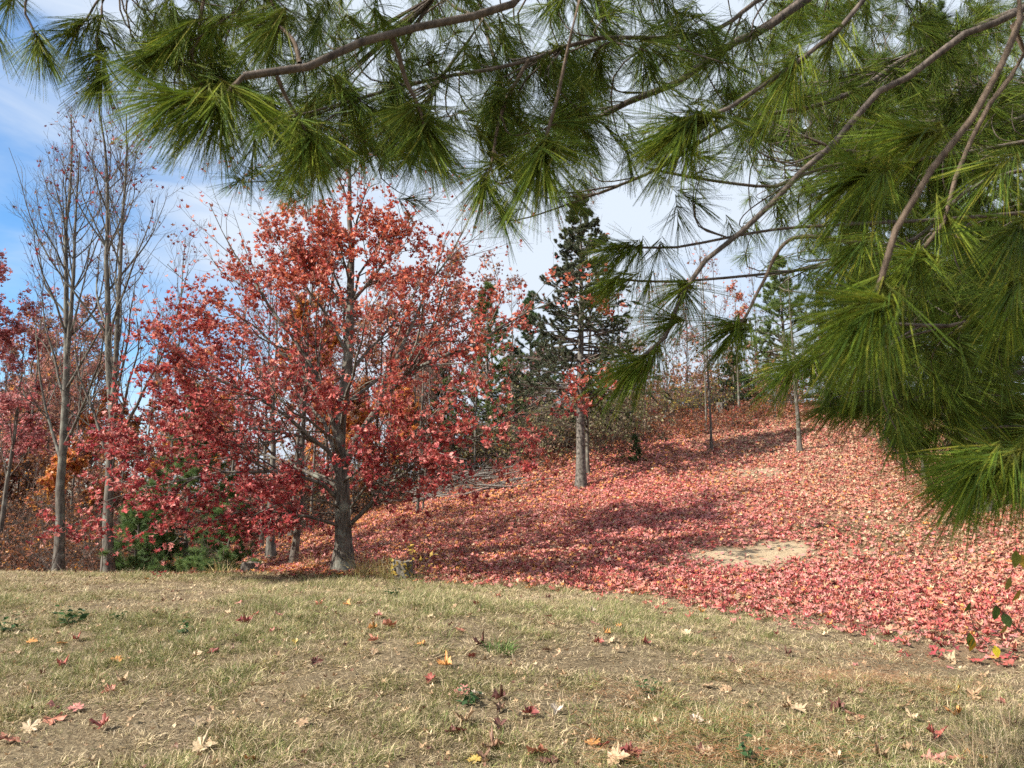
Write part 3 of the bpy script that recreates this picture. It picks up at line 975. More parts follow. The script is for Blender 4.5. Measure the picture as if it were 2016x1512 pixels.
# --- the big red maple: trunk, leader and main limbs follow the photograph
D0 = 14.0
b0 = at(674, D0)
def lp(*pts):
    """polyline from (px, py, depth) triples"""
    return np.array([P(*q) for q in pts])
trunk = lp((674, 1145, 14), (676, 1050, 14), (673, 960, 14), (668, 890, 14), (672, 830, 14), (680, 760, 14.05), (685, 690, 14.1), (690, 600, 14.1), (694, 500, 14.15), (690, 420, 14.2), (692, 330, 14.2), (700, 230, 14.3))
trunk[0, 2] = b0[2] - .08
limb_px = [
    ([(690, 1032, 13.95), (735, 988, 13.7), (790, 938, 13.4), (860, 885, 13.1), (960, 850, 12.9), (1090, 770, 12.8)], .045),
    ([(674, 930, 14), (700, 870, 13.9), (735, 815, 13.8), (775, 760, 13.7), (835, 715, 13.5), (920, 690, 13.3), (1010, 630, 13.2), (1110, 590, 13.1)], .078),
    ([(740, 808, 13.8), (765, 740, 14.0), (800, 660, 14.3), (850, 560, 14.6), (905, 470, 14.9), (950, 390, 15.0)], .05),
    ([(684, 742, 14), (725, 690, 14.3), (770, 640, 14.7), (830, 560, 15.1), (890, 520, 15.4)], .038),
    ([(668, 935, 14), (640, 885, 13.8), (580, 830, 13.5), (500, 780, 13.1), (410, 735, 12.8), (320, 700, 12.6), (285, 650, 12.6)], .045),
    ([(668, 985, 14), (630, 950, 13.7), (555, 930, 13.3), (450, 930, 12.9), (330, 950, 12.6), (195, 990, 12.4)], .042),
    ([(668, 1035, 13.9), (610, 1020, 13.6), (530, 1005, 13.1), (450, 1015, 12.7), (350, 1045, 12.4)], .032),
    ([(668, 885, 14), (650, 800, 13.9), (610, 720, 13.7), (550, 630, 13.5), (490, 540, 13.4), (440, 460, 13.4), (410, 400, 13.3)], .052),
    ([(684, 700, 14.1), (650, 630, 13.9), (600, 560, 13.8), (550, 480, 13.7), (515, 420, 13.7)], .034),
    ([(690, 600, 14.1), (715, 530, 14), (760, 470, 13.8), (820, 420, 13.6), (860, 380, 13.6)], .03),
    ([(690, 620, 14.1), (655, 540, 14.4), (620, 460, 14.7), (590, 380, 14.9)], .03),
    ([(668, 900, 14), (640, 840, 14.5), (590, 780, 15.2), (520, 720, 15.8), (440, 680, 16.2)], .045),
    ([(672, 850, 14), (680, 790, 13.4), (700, 720, 12.8), (720, 640, 12.4), (750, 560, 12.1)], .042),
    ([(670, 900, 13.95), (650, 860, 13.3), (610, 830, 12.6), (560, 790, 12.1), (510, 730, 11.8)], .04),
    ([(674, 950, 13.95), (710, 920, 13.4), (760, 890, 12.9), (820, 850, 12.5), (880, 790, 12.2)], .036),
    ([(676, 800, 14), (720, 760, 14.6), (790, 720, 15.3), (870, 700, 15.9), (960, 660, 16.2)], .042),
    ([(668, 960, 14), (600, 930, 14.3), (540, 900, 14.7), (440, 880, 15.1), (330, 860, 15.3)], .038),
    ([(668, 910, 14), (620, 870, 13.8), (540, 850, 13.2), (430, 850, 12.9), (300, 870, 12.7), (230, 860, 12.7)], .036),
    ([(690, 560, 14.1), (670, 480, 13.6), (640, 410, 13.2)], .026),
    ([(690, 1000, 13.95), (720, 960, 13.6), (770, 940, 13.3), (840, 930, 13.1), (930, 900, 12.9)], .026),
    ([(668, 1000, 13.9), (640, 985, 13.5), (590, 985, 13.1), (530, 1000, 12.8), (470, 1030, 12.7)], .024),
    ([(690, 960, 13.9), (730, 930, 13.3), (780, 915, 12.9), (830, 905, 12.6)], .022),
    ([(668, 950, 14), (620, 930, 14.3), (570, 960, 14.6), (520, 990, 14.9)], .024),
    ([(668, 1010, 14), (635, 1010, 14.2), (590, 1020, 14.3), (560, 1040, 14.2)], .02),
    ([(672, 860, 14), (630, 780, 14.2), (560, 700, 14.3), (470, 620, 14.3), (380, 570, 14.2), (330, 520, 14.2)], .04),
]
ex_p = np.stack([resample(lp(*q), 9) for q, _ in limb_px])
ex_p[:, 1:] += np.random.default_rng(2).normal(0, .02, ex_p[:, 1:].shape)
ex_r = np.stack([np.maximum(r * .98 * (1 - np.linspace(0, 1, 10)) ** .85, .007) for _, r in limb_px])
def red_cols(rg, pts, base):
    h = (pts[:, 2] - base[2]) / 8.0
    n = len(pts)
    k = rg.random(n)
    low = np.where((k < .32)[:, None], (.26, .03, .042), np.where((k < .70)[:, None], (.44, .085, .08), (.60, .24, .21)))
    k2 = rg.random(n)
    top = np.where((k2 < .42)[:, None], (.38, .07, .055), np.where((k2 < .76)[:, None], (.52, .14, .07), (.60, .24, .17)))
    w = sstep(.22, .72, h + rg.normal(0, .12, n) + (pts[:, 0] - base[0]) * .03)[:, None]
    return (low * (1 - w) + top * w) * rg.uniform(.8, 1.2, (n, 1))
def big_keep(pts, base):
    px, py = PX(pts)
    rim = np.interp(px, [120, 200, 260, 330, 420, 480, 540, 620, 700, 800, 900, 1000, 1120], [930, 800, 660, 590, 530, 460, 405, 375, 365, 420, 480, 545, 575])
    top = sstep(-40, 45, py - rim + 90 * (fbm(px * .011, py * .011, 12) - .5))
    low = 1 - sstep(1040, 1090, py + 60 * (fbm(px * .02, py * .02, 13) - .5)) * .9
    side = np.interp(px, [680, 780, 950, 1100], [1, .72, .62, .6])
    return side * (.07 + .93 * top) * low
main = broadleaf('red_maple', 'big red leaved maple in the middle, grey trunk standing on the lawn crest', b0, [(trunk, .16, .014)],
    [dict(count=8, tr=(.30, .95), ang=(.5, 1.0), lf=lambda t, Lp, rg, K: (3.0 - 2.0 * t) * rg.uniform(.7, 1.1, K), rr=.5, n=9, up=.05, wob=.12, sides=6, tend=.2),
     dict(count=12, tr=(.2, .97), ang=(.35, .95), lf=lin(.5, .30), rr=.55, n=5, up=.04, wob=.16, sides=4, rmin=.005),
     dict(count=5, tr=(.2, 1), ang=(.4, 1.0), lf=lin(.62, .38), rr=.6, n=3, up=.02, wob=.2, sides=3, rmin=.0032)],
    leaf=dict(per=19.0, per2=11, size=.092, fn=red_cols, keep=big_keep, clump=.36, t0=.15, singles=300, tmpl=LEAF_T, tilt=1.0),
    bark=M_BARK, split=True, seed=5, extra=(ex_p, ex_r))

def straight(base, H, lean=(0, 0), bend=.12, seed=0, n=7):
    rg = np.random.default_rng(seed + 900)
    z = np.linspace(0, 1, n)
    p = np.stack([base[0] + lean[0] * z + np.cumsum(rg.normal(0, bend / n, n)) * (z > 0), base[1] + lean[1] * z + np.cumsum(rg.normal(0, bend / n, n)), base[2] - .06 + (H + .06) * z], -1)
    return p
BARE = lambda c1, c2, c3, h: [
    dict(count=int(c1 * 1.2), tr=(.2, .97), ang=(.35, .85), lf=lambda t, Lp, rg, K: h * (.52 - .40 * t) * rg.uniform(.65, 1.15, K), rr=.50, n=8, up=.12, wob=.09, sides=5, rmin=.008, tend=.18),
    dict(count=c2, tr=(.2, .97), ang=(.35, .8), lf=lin(.48, .22), rr=.55, n=5, up=.09, wob=.12, sides=3, rmin=.0042),
    dict(count=c3, tr=(.2, 1), ang=(.35, .8), lf=lin(.55, .3), rr=.6, n=3, up=.06, wob=.16, sides=3, rmin=.0032)]

# --- two bare trees left of it
bA = at(213, 14.6)
stemA = lp((214, 1130, 14.6), (212, 1050, 14.6), (215, 960, 14.6), (219, 880, 14.6), (220, 810, 14.6), (214, 720, 14.6), (212, 620, 14.6), (209, 500, 14.6), (212, 380, 14.6), (206, 280, 14.6), (190, 180, 14.6))
stemA[0, 2] = bA[2] - .06
stemA2 = lp((220, 812, 14.6), (228, 720, 14.55), (231, 640, 14.5), (238, 500, 14.5), (243, 400, 14.45), (250, 300, 14.4), (249, 225, 14.4))
sparse_red = dict(per=.16, per2=.05, size=.085, pal=[('red', 2), ('plum', 4), ('brown', 3)])
broadleaf('bare_tree', 'tall bare tree with twin grey stems left of the red maple', bA, [(stemA, .098, .012), (stemA2, .055, .012)], BARE(15, 8, 5, 8.4), leaf=sparse_red, split=True, seed=21, group=None)
bB = at(117, 15.6)
stemB = lp((117, 1120, 15.6), (118, 1030, 15.6), (119, 930, 15.6), (126, 850, 15.6), (131, 760, 15.6), (132, 660, 15.6), (129, 550, 15.6), (131, 440, 15.6), (140, 340, 15.6), (136, 230, 15.6))
stemB[0, 2] = bB[2] - .06
stemB2 = lp((133, 700, 15.6), (140, 620, 15.5), (146, 500, 15.5), (150, 400, 15.5), (157, 300, 15.5))
broadleaf('bare_tree', 'tall bare tree with one leaning grey trunk, second from the left edge', bB, [(stemB, .10, .012), (stemB2, .05, .010)], BARE(16, 8, 5, 8.0), leaf=sparse_red, split=True, seed=22)

# --- the other trunks: (name, label, px, depth, height, base radius, lean, level settings, leaves)
def sap(c1, c2, c3, h, wide=.3, lo=.3, up=.1):
    return [dict(count=c1, tr=(lo, .97), ang=(.5, 1.0), lf=lambda t, Lp, rg, K: h * (wide - wide * .7 * t) * rg.uniform(.65, 1.15, K), rr=.45, n=6, up=up, wob=.1, sides=4, rmin=.006, tend=.2),
            dict(count=c2, tr=(.2, .97), ang=(.4, .9), lf=lin(.5, .25), rr=.55, n=4, up=.06, wob=.14, sides=3, rmin=.005),
            dict(count=c3, tr=(.2, 1), ang=(.4, .9), lf=lin(.6, .3), rr=.6, n=2, up=.04, wob=.18, sides=3, rmin=.0042)]
def one(name, label, px, d, H, r, lean, lv, leaf=None, group=None, seed=0, bark=None, cat='tree', bend=.15):
    b = at(px, d)
    return broadleaf(name, label, b, [(straight(b, H, lean, bend, seed), r * .68, .008)], lv, leaf, group, bark, None, False, seed, cat)
ORANGE = [('orange', 5), ('amber', 3), ('salmon', 3), ((.55, .17, .07), 3)]
RUST = [((.38, .17, .09), 4), ('burnt', 3), ((.34, .14, .13), 3), ((.30, .18, .12), 3), ('amber', 2)]
PLUM = [((.42, .15, .15), 4), ((.34, .09, .10), 2), ((.46, .12, .11), 3), ((.56, .26, .24), 3)]
one('red_maple', 'purplish red maple at the left edge, partly outside the frame', -70, 16.8, 9.0, .13, (-.2, 0), sap(20, 8, 5, 8, .36, .3), dict(per=6, per2=3, size=.10, pal=PLUM, clump=.2), seed=31)
one('maple_tree', 'slender dark trunk with thin red leaves, nearest the left edge', 38, 18.2, 6.0, .10, (.15, 0), sap(15, 7, 4, 6, .36, .25), dict(per=5, per2=2, size=.10, pal=PLUM, clump=.15), seed=32)
one('orange_maple', 'orange leaved maple glowing behind the big red maple', 590, 23.5, 8.3, .12, (.2, 0), sap(22, 8, 5, 8, .36, .2), dict(per=13, per2=7, size=.125, pal=ORANGE, clump=.25), seed=33)
one('orange_maple', 'smaller orange maple behind the left side of the red maple', 430, 25.5, 6.3, .10, (-.1, 0), sap(18, 7, 4, 6, .40, .2), dict(per=10, per2=5, size=.125, pal=ORANGE, clump=.2), seed=34)
one('orange_maple', 'orange and rust maple low behind the right side of the red maple', 770, 27, 5.5, .10, (.1, 0), sap(18, 7, 4, 6, .42, .15), dict(per=10, per2=5, size=.125, pal=ORANGE, clump=.2), seed=35)
one('maple_tree', 'dark leaning trunk on the leafy ground left of the red maple', 553, 18, 7.0, .14, (-.35, .3), sap(14, 7, 4, 7, .34, .35), dict(per=1.6, per2=.8, size=.10, pal=PLUM), seed=36, bend=.3)
one('maple_tree', 'slim grey trunk just left of the red maple trunk', 594, 15.3, 7.6, .105, (.15, .2), sap(14, 7, 4, 7, .34, .4), dict(per=.7, per2=.3, size=.10, pal=PLUM), seed=37, bend=.25)
for k, (px, d, H, lb) in enumerate(((357, 20.5, 9.2, 'thin bare tree rising above the left shoulder of the red maple'), (468, 22.5, 9.2, 'thin bare tree behind the red maple, left of its top'), (535, 21.5, 9.0, 'thin bare tree behind the red maple, straight over the dark trunk'),
                               (625, 24, 10.2, 'thin bare tree behind the red maple crown, left of its leader'), (300, 25, 8.4, 'thin bare tree right of the twin stemmed bare tree'), (85, 23, 8.8, 'thin bare tree just left of the leaning bare tree'),
                               (172, 26, 8.0, 'thin bare tree between the two tall bare trees'), (10, 24, 7.4, 'thin bare tree at the far left edge'), (820, 27, 8.6, 'thin bare tree behind the red maple, right of its leader'))):
    one('bare_tree', lb, px, d, H, .07, (.2 * math.sin(k * 2.1), 0), BARE(13, 6, 4, H), dict(per=.2, per2=.05, size=.09, pal=PLUM), 'thin bare trees in the background', 50 + k)
for k, (px, d, H, pal, lb) in enumerate(((60, 23, 4.6, RUST, 'rust coloured understorey maple at the left edge'), (150, 21, 3.4, ORANGE, 'small orange understorey maple right of the leaning bare tree'), (262, 22.5, 4.2, RUST, 'rusty understorey maple right of the twin stemmed bare tree'),
                                   (-60, 22, 5.0, RUST, 'rust brown maple cut by the left edge'), (330, 28, 5.2, RUST, 'rusty maple behind the young pine'), (700, 26, 4.6, RUST, 'rusty maple low behind the red maple trunk'), (200, 29, 6.0, ORANGE, 'orange brown maple far back between the bare trees'))):
    one('maple_tree', lb, px, d, H, .06, (0, 0), sap(16, 7, 5, H, .42, .12), dict(per=7, per2=3, size=.115, pal=pal, clump=.2), 'low rusty maples on the left', 70 + k)
for k, (px, d, H, r, lf_, lb) in enumerate((
        (828, 20, 6.5, .055, None, 'thin pale sapling right of the red maple, at the end of the brush pile'),
        (838, 20.6, 5.5, .04, None, 'thinner sapling close behind the pale one by the brush pile'),
        (1153, 23, 6.5, .09, None, 'thin second trunk just right of the spruce trunk'),
        (935, 25.5, 6, .07, None, 'thin trunk among the brush behind the brush pile'),
        (1012, 27, 6.5, .10, None, 'dark trunk left of the spruce, among the brush'),
        (1393, 24, 7.2, .062, ('salmon', .25), 'straight sapling left of the others on the upper bank'),
        (1384, 26.3, 6.5, .045, ('salmon', .2), 'thin pole close behind the straight sapling on the upper bank'),
        (1449, 28.6, 5.2, .075, ('salmon', 2.2), 'pale trunked sapling with salmon leaves on the ridge'),
        (1519, 27, 2.6, .04, None, 'short leaning pale sapling on the ridge'),
        (1562, 22.5, 6.0, .105, None, 'sturdy pale trunk in the middle of the upper bank'),
        (1800, 19, 5.5, .10, None, 'shaded trunk on the right of the bank'),
        (1848, 22, 5.0, .04, None, 'very thin stem right of the shaded trunk'))):
    leaf = dict(per=lf_[1], per2=lf_[1] * .5, size=.11, pal=[('salmon', 3), ('pink', 2), ('tan', 3)]) if lf_ else None
    one('sapling', lb, px, d, H, r, (.12 * math.sin(k), 0), sap(10, 5, 4, H, .26, .42), leaf, 'saplings on the bank', 90 + k, cat='tree', bark=M_BARK)
for k, (px, d, H, lb) in enumerate(((1166, 32, 11.0, 'tall thin bare tree just right of the spruce top'), (1268, 31, 6.4, 'bare ridge tree right of the spruce'), (1310, 33, 7.2, 'bare ridge tree in the sky gap'), (1352, 31, 6.0, 'bare ridge tree left of the straight sapling'), (1225, 34, 7.0, 'bare ridge tree close beside the spruce crown'), (1415, 34, 7.6, 'bare ridge tree behind the salmon leaved sapling'), (1490, 33, 7, 'bare ridge tree left of the far pine'))):
    one('bare_tree', lb, px, d, H, .055, (.1 * math.sin(k), 0), BARE(14, 6, 4, H), dict(per=.4, per2=.1, size=.10, pal=[('plum', 2), ('salmon', 2), ('tan', 1)]), 'bare trees along the ridge', 110 + k)

# --- far woodland that reads as one mass, left and behind
def far_wood(name, label, xs, ys, hs, seed, pal, leafn, lv=(11, 6, 4)):
    rg = np.random.default_rng(seed)
    n = len(xs)
    zs = ground(xs, ys)
    st = np.stack([np.stack([xs + rg.normal(0, .15, n) * t, ys + 0 * t, zs - .1 + hs * t], -1) for t in np.linspace(0, 1, 9)], 1)
    sr = np.linspace(1, .12, 9)[None] * (.025 + .007 * hs[:, None] * rg.uniform(.5, 1, (n, 1)))
    gr = [(st, sr, 5)]
    p, r, par, t = spawn(rg, st, sr, lv[0], (.15, .97), (.4, .9), lambda t, Lp, rg, K: Lp * (.36 - .26 * t) * rg.uniform(.6, 1.2, K), .4, 5, .1, .1, .008, .2)
    gr.append((p, r, 3))
    p2, r2, par2, t2 = spawn(rg, p, r, lv[1], (.2, .97), (.4, .9), lin(.5, .25), .55, 3, .08, .15, .006)
    gr.append((p2, r2, 3))
    p3, r3, _, _ = spawn(rg, p2, r2, lv[2], (.2, 1), (.4, .9), lin(.6, .3), .6, 2, .05, .15, .005)
    gr.append((p3, r3, 3))
    o = link(name, tubes_mesh(name, gr, M_TWIG))
    k = rg.integers(0, len(p3), leafn)
    loc = p3[k, 1] + rg.normal(0, .12, (leafn, 3))
    tone = fbm(loc[:, 0] * .25, loc[:, 2] * .4, seed)[:, None]
    cols = pal_pick(rg, leafn, pal) * (.7 + .6 * tone)
    tv, tf = maple_leaf(0, .6, .3, 5, .08)
    v, f, c = scatter(tv, tf, rotations(rg, leafn, 1.0), rg.uniform(.12, .2, leafn), loc, cols)
    lo = link('leaves', make_mesh('leaves', v, f, c, False, M_LEAF), o)
    o['kind'] = 'stuff'
    lo['kind'] = 'stuff'
    o['label'] = label
rgw = np.random.default_rng(77)
xs, ys = rgw.uniform(-34, 2, 80), rgw.uniform(27, 45, 80)
far_wood('far_woodland', 'far reddish brown woodland behind the trees on the left', xs, ys, rgw.uniform(6, 10.0, 80), 78, [((.34, .15, .14), 4), ((.36, .18, .11), 4), ((.28, .17, .13), 4), ((.42, .17, .12), 3), ('orange', 1)], 75000)
xs, ys = rgw.uniform(0, 20, 48), rgw.uniform(33, 46, 48)
far_wood('ridge_woodland', 'far greyish pink scrub woodland behind the ridge', xs, ys, rgw.uniform(2.5, 5.5, 48), 79, [((.34, .2, .17), 4), ((.3, .2, .13), 3), ('pink', 2), ('olive', 1)], 9000, (10, 6, 4))

# --- conifers
def needle_fan(rg, k, Ln, w, spread, flat=1.0):
    """k needles springing from the origin about +z"""
    th = rg.uniform(spread[0], spread[1], k)
    ph = rg.uniform(0, 6.28, k)
    d = np.stack([np.sin(th) * np.cos(ph), np.sin(th) * np.sin(ph) * flat, np.cos(th)], -1)
    s = unit(np.cross(d, rg.normal(size=(k, 3))))
    l_ = rg.uniform(.75, 1.1, k)[:, None] * Ln
    b = np.zeros((k, 3))
    b[:, 2] = rg.uniform(-.5, .3, k) * Ln
    V = np.stack([b - s * w / 2, b + s * w / 2, b + d * l_], 1).reshape(-1, 3)
    return V, [np.arange(k * 3).reshape(-1, 3)]
def conifer(name, label, px, d, H, r, crown0, reach, whorls, per, tuft, cols, seed, group=None, bark=None, lean=(0, 0), dead0=None, droop=0.0, upturn=.10, base=None, shape=1.0, twigc=8):
    """trunk, whorled limbs and needle sprays; crown0: start of green limbs (0..1); reach: lower limb length"""
    rg = np.random.default_rng(seed)
    b = at(px, d) if base is None else np.asarray(base, float)
    T = thing(name, label, 'tree', tuple(b), group)
    st = straight(b, H, lean, .1, seed, 9)
    sp_ = resample(st, 16)[None]
    sr = (np.linspace(r, .012, 17) * (1 + .35 * np.exp(-np.linspace(0, 1, 17) * 28)))[None]
    link('trunk', tubes_mesh('trunk', [(sp_, sr, 10)], bark or M_SPRUCEBARK, b), T)
    t = np.sort(np.concatenate([np.repeat(np.linspace(crown0, .985, whorls), per) + rg.normal(0, .35 * (1 - crown0) / whorls, whorls * per)]))
    t = np.clip(t, crown0 * .9, .99)
    K = len(t)
    az = rg.uniform(0, 6.28, K)
    Lb = reach * (((1 - t) / (1 - crown0)) ** shape * .93 + .07) * rg.uniform(.7, 1.12, K)
    f = t * 16
    i = np.clip(f.astype(int), 0, 15)
    w = (f - i)[:, None]
    p = sp_[0, i] * (1 - w) + sp_[0, i + 1] * w
    el = .15 + .6 * t - droop
    dv = np.stack([np.cos(az) * np.cos(el), np.sin(az) * np.cos(el), np.sin(el)], -1)
    n = 7
    pts = np.empty((K, n + 1, 3))
    pts[:, 0] = p
    for k in range(n):
        dv = unit(dv + np.array([0, 0, upturn * (k - 2) / 3]) + rg.normal(0, .05, dv.shape))
        p = p + dv * (Lb / n)[:, None]
        pts[:, k + 1] = p
    rad = np.maximum(r * .28 * (1 - t) + .008, .006)[:, None] * np.linspace(1, .3, n + 1)[None]
    tp, tr_, par, tt = spawn(rg, pts, rad, twigc, (.25, 1), (.5, 1.0), lambda t, Lp, rg, K: np.maximum(Lp * (.40 - .26 * t), .12) * rg.uniform(.7, 1.1, K), .6, 3, .02, .1, .003, flat=tuft.get('tflat', .6))
    gr = [(pts, rad, 4), (tp, tr_, 3)]
    if dead0 is not None:
        dp, dr, _, _ = spawn(rg, sp_, sr, dead0[1], (dead0[0], crown0 + .2), (1.2, 1.65), lambda t, Lp, rg, K: reach * rg.uniform(.35, .95, K), .12, 5, -.03, .1, .007, flat=.5)
        d2, dr2, _, _ = spawn(rg, dp, dr, 7, (.25, 1), (.5, 1.0), lin(.4, .2), .5, 3, 0, .15, .004)
        gr += [(dp, dr, 4), (d2, dr2, 3)]
    link('branches', tubes_mesh('branches', gr, M_TWIG, b), T)
    # needle sprays along the twigs
    den = tuft['den']
    kk = np.repeat(np.arange(len(tp)), den)
    tt2 = rg.uniform(.2, 1.05, len(kk))
    ff = np.clip(tt2, 0, .999) * 3
    ii_ = np.clip(ff.astype(int), 0, 2)
    ww = (ff - ii_)[:, None]
    loc = tp[kk, ii_] * (1 - ww) + tp[kk, ii_ + 1] * ww
    ax = unit(tp[kk, ii_ + 1] - tp[kk, ii_] + rg.normal(0, .04, loc.shape))
    ax = unit(ax + np.array([0, 0, tuft.get('lift', .1)]) + rg.normal(0, .2, ax.shape))
    M = frames_z_normal(ax)
    col = np.array([c for c, _ in cols])[rg.choice(len(cols), len(loc), p=np.array([w for _, w in cols]) / sum(w for _, w in cols))] * rg.uniform(.7, 1.25, (len(loc), 1))
    VV, FF, CC, off = [], [], [], 0
    for q in range(3):
        s = np.arange(len(loc)) % 3 == q
        tv, tf = needle_fan(rg, tuft['k'], tuft['L'], tuft['w'], tuft.get('spread', (.25, 1.1)), tuft.get('flat', 1))
        v, f_, c = scatter(tv, tf, M[s], rg.uniform(.8, 1.2, s.sum()), loc[s] - b, col[s])
        VV.append(v)
        FF += [x + off for x in f_]
        CC.append(c)
        off += len(v)
    link('crown', make_mesh('crown', np.vstack(VV), FF, np.vstack(CC), False, M_CONIFER), T)
    return T
PINEC = [((.075, .13, .045), 4), ((.10, .155, .05), 3), ((.05, .095, .04), 3)]
PINEY = [((.13, .21, .07), 4), ((.17, .25, .07), 3), ((.09, .16, .06), 2)]
PINEL = [((.18, .24, .075), 4), ((.14, .20, .06), 3), ((.10, .15, .055), 2)]
SPRC = [((.10, .125, .075), 4), ((.13, .145, .08), 3), ((.07, .09, .055), 3), ((.19, .16, .10), 1.2)]
conifer('spruce', 'dark spruce with a bare lower trunk standing on the bank', 1140, 21.5, 8.9, .15, .30, 2.5, 26, 7, dict(den=22, k=18, L=.06, w=.010, spread=(.4, 1.4), tflat=.1, lift=-.25), SPRC, 201, dead0=(.16, 24), droop=.3, upturn=.08, lean=(.15, 0), twigc=11)
conifer('white_pine', 'young white pine with soft green needles behind the lawn crest', 392, 16.2, 4.0, .055, .08, 1.6, 11, 6, dict(den=9, k=34, L=.13, w=.0045), PINEY, 202, droop=.1)
conifer('white_pine', 'low bushy pine seedling left of the young white pine', 300, 15.4, 1.7, .03, .06, 1.1, 8, 6, dict(den=9, k=34, L=.13, w=.0045), PINEY, 203)
conifer('white_pine', 'low bushy pine seedling right of the young white pine', 470, 15.2, 1.5, .03, .06, 1.0, 7, 6, dict(den=9, k=34, L=.13, w=.0045), PINEY, 204)
conifer('pine_tree', 'sunlit green pine behind the right side of the red maple', 960, 28, 7.2, .10, .12, 2.5, 15, 6, dict(den=12, k=18, L=.12, w=.009), PINEL, 205)
conifer('pine_tree', 'narrow dark pine beside the spruce, left of it', 1045, 29, 6.4, .10, .12, 2.2, 15, 6, dict(den=12, k=18, L=.11, w=.009), PINEC, 206)
conifer('pine_tree', 'pale green pine on the far ridge', 1545, 32, 6.8, .12, .06, 2.8, 15, 7, dict(den=12, k=18, L=.13, w=.010), PINEL, 207)
conifer('pine_tree', 'green pine behind the sturdy pale trunk', 1700, 27, 7.5, .14, .22, 2.6, 12, 6, dict(den=12, k=18, L=.13, w=.009), PINEC, 208)
conifer('pine_tree', 'green pine behind the shaded trunk on the right', 1880, 23.5, 8.5, .14, .20, 2.8, 12, 6, dict(den=7, k=16, L=.12, w=.012), PINEC, 209)
conifer('pine_tree', 'broad pine at the right edge, behind the overhanging boughs', 2110, 17.0, 10, .17, .18, 3.4, 13, 6, dict(den=8, k=18, L=.12, w=.008), PINEL, 210)
conifer('pine_tree', 'tall pine rising behind the overhanging boughs', 1790, 14.5, 11, .17, .36, 3.0, 12, 6, dict(den=8, k=18, L=.12, w=.007), PINEC, 211, base=(9.3, 14.8, gz(9.3, 14.8)))
conifer('evergreen_shrub', 'dark green evergreen bush behind the salmon leaved sapling', 1440, 31, 2.4, .05, .04, 1.5, 8, 7, dict(den=6, k=16, L=.06, w=.02), [((.04, .07, .03), 3), ((.06, .09, .035), 2)], 212)
conifer('spruce', 'tiny green spruce seedling on the upper bank', 1246, 23.6, .75, .012, .08, .25, 6, 5, dict(den=4, k=14, L=.05, w=.012), PINEC, 213, twigc=5)
conifer('pine_tree', 'dark pine low behind the brush pile', 870, 29, 4.6, .07, .08, 1.5, 9, 5, dict(den=12, k=18, L=.11, w=.009), PINEC, 214)

# --- shrubs, brush and undergrowth
def shrub(name, label, px, d, H, spread, n, leafn, pal, seed, size=.07, cat='shrub', group=None):
    rg = np.random.default_rng(seed)
    b = at(px, d)
    T = thing(name, label, cat, tuple(b), group)
    a = rg.uniform(0, 6.28, n)
    dirs = unit(np.stack([np.cos(a) * spread, np.sin(a) * spread, rg.uniform(.6, 1.2, n)], -1))
    st = np.empty((n, 7, 3))
    p = b + np.stack([np.cos(a), np.sin(a), 0 * a], -1) * rg.uniform(0, spread * .35, n)[:, None]
    p[:, 2] = ground(p[:, 0], p[:, 1]) - .03
    Ls = H * rg.uniform(.5, 1.1, n)
    for k in range(7):
        st[:, k] = p
        dirs = unit(dirs + rg.normal(0, .12, dirs.shape) + np.array([0, 0, .05]))
        p = p + dirs * (Ls / 6)[:, None]
    sr = np.linspace(.010, .004, 7)[None] * np.ones((n, 1))
    p2, r2, _, _ = spawn(rg, st, sr, 6, (.2, 1), (.3, .9), lin(.45, .2), .6, 3, .04, .15, .003)
    p3, r3, _, _ = spawn(rg, p2, r2, 3, (.2, 1), (.3, .9), lin(.6, .3), .6, 2, .02, .15, .003)
    link('stems', tubes_mesh('stems', [(st, sr, 4), (p2, r2, 3), (p3, r3, 3)], M_TWIG, b), T)
    if leafn:
        k = rg.integers(0, len(p3), leafn)
        loc = p3[k, rg.integers(1, 3, leafn)] + rg.normal(0, .03, (leafn, 3))
        tv, tf = quad_leaf()
        v, f, c = scatter(tv, tf, rotations(rg, leafn, 1.1), rg.uniform(.6, 1.3, leafn) * size, loc - b, pal_pick(rg, leafn, pal))
        link('foliage', make_mesh('foliage', v, f, c, False, M_LEAF), T)
    return T
YG = [('gold', 3), ('olive', 4), ('leafgreen', 2), ('brown', 1)]
for k, (px, d, H, n, ln, pal, lb) in enumerate((
        (1010, 26, 1.9, 26, 700, YG, 'yellowing bush among the brush left of the spruce'), (1330, 29, 1.6, 40, 900, YG, 'yellow green bush on the ridge, left of the straight sapling'), (1270, 29.5, 1.7, 40, 700, RUST, 'brown twiggy bush on the ridge right of the spruce'),
        (1200, 28, 1.5, 46, 500, RUST, 'greyish twiggy bush just right of the spruce trunk'), (1080, 26, 1.6, 46, 350, RUST, 'greyish twiggy bush just left of the spruce trunk'), (1395, 30, 1.6, 36, 800, YG, 'olive bush behind the straight sapling'),
        (1530, 29.5, 1.4, 36, 500, RUST, 'brown bush on the ridge by the leaning sapling'), (1660, 27, 1.6, 30, 700, YG, 'green and yellow bush under the pines'), (1905, 21, 1.9, 30, 900, YG, 'yellow leaved bush under the pines at the right'),
        (1985, 18.5, 1.7, 26, 800, YG, 'yellow green bush at the right edge'), (890, 26, 1.8, 30, 500, YG, 'olive bush behind the brush pile'), (950, 27.5, 1.7, 30, 600, YG, 'yellow olive bush straight behind the brush pile'))):
    shrub('shrub', lb, px, d, H, .7, n, ln, pal, 300 + k, .09, 'shrub', 'shrubs along the edge of the bank')
shrub('yellow_sapling', 'leggy shoot with yellow leaves beside the vine covered stump', 822, 13.4, .55, .5, 4, 26, [('yellow', 3), ('gold', 2)], 330, .09, 'plant')
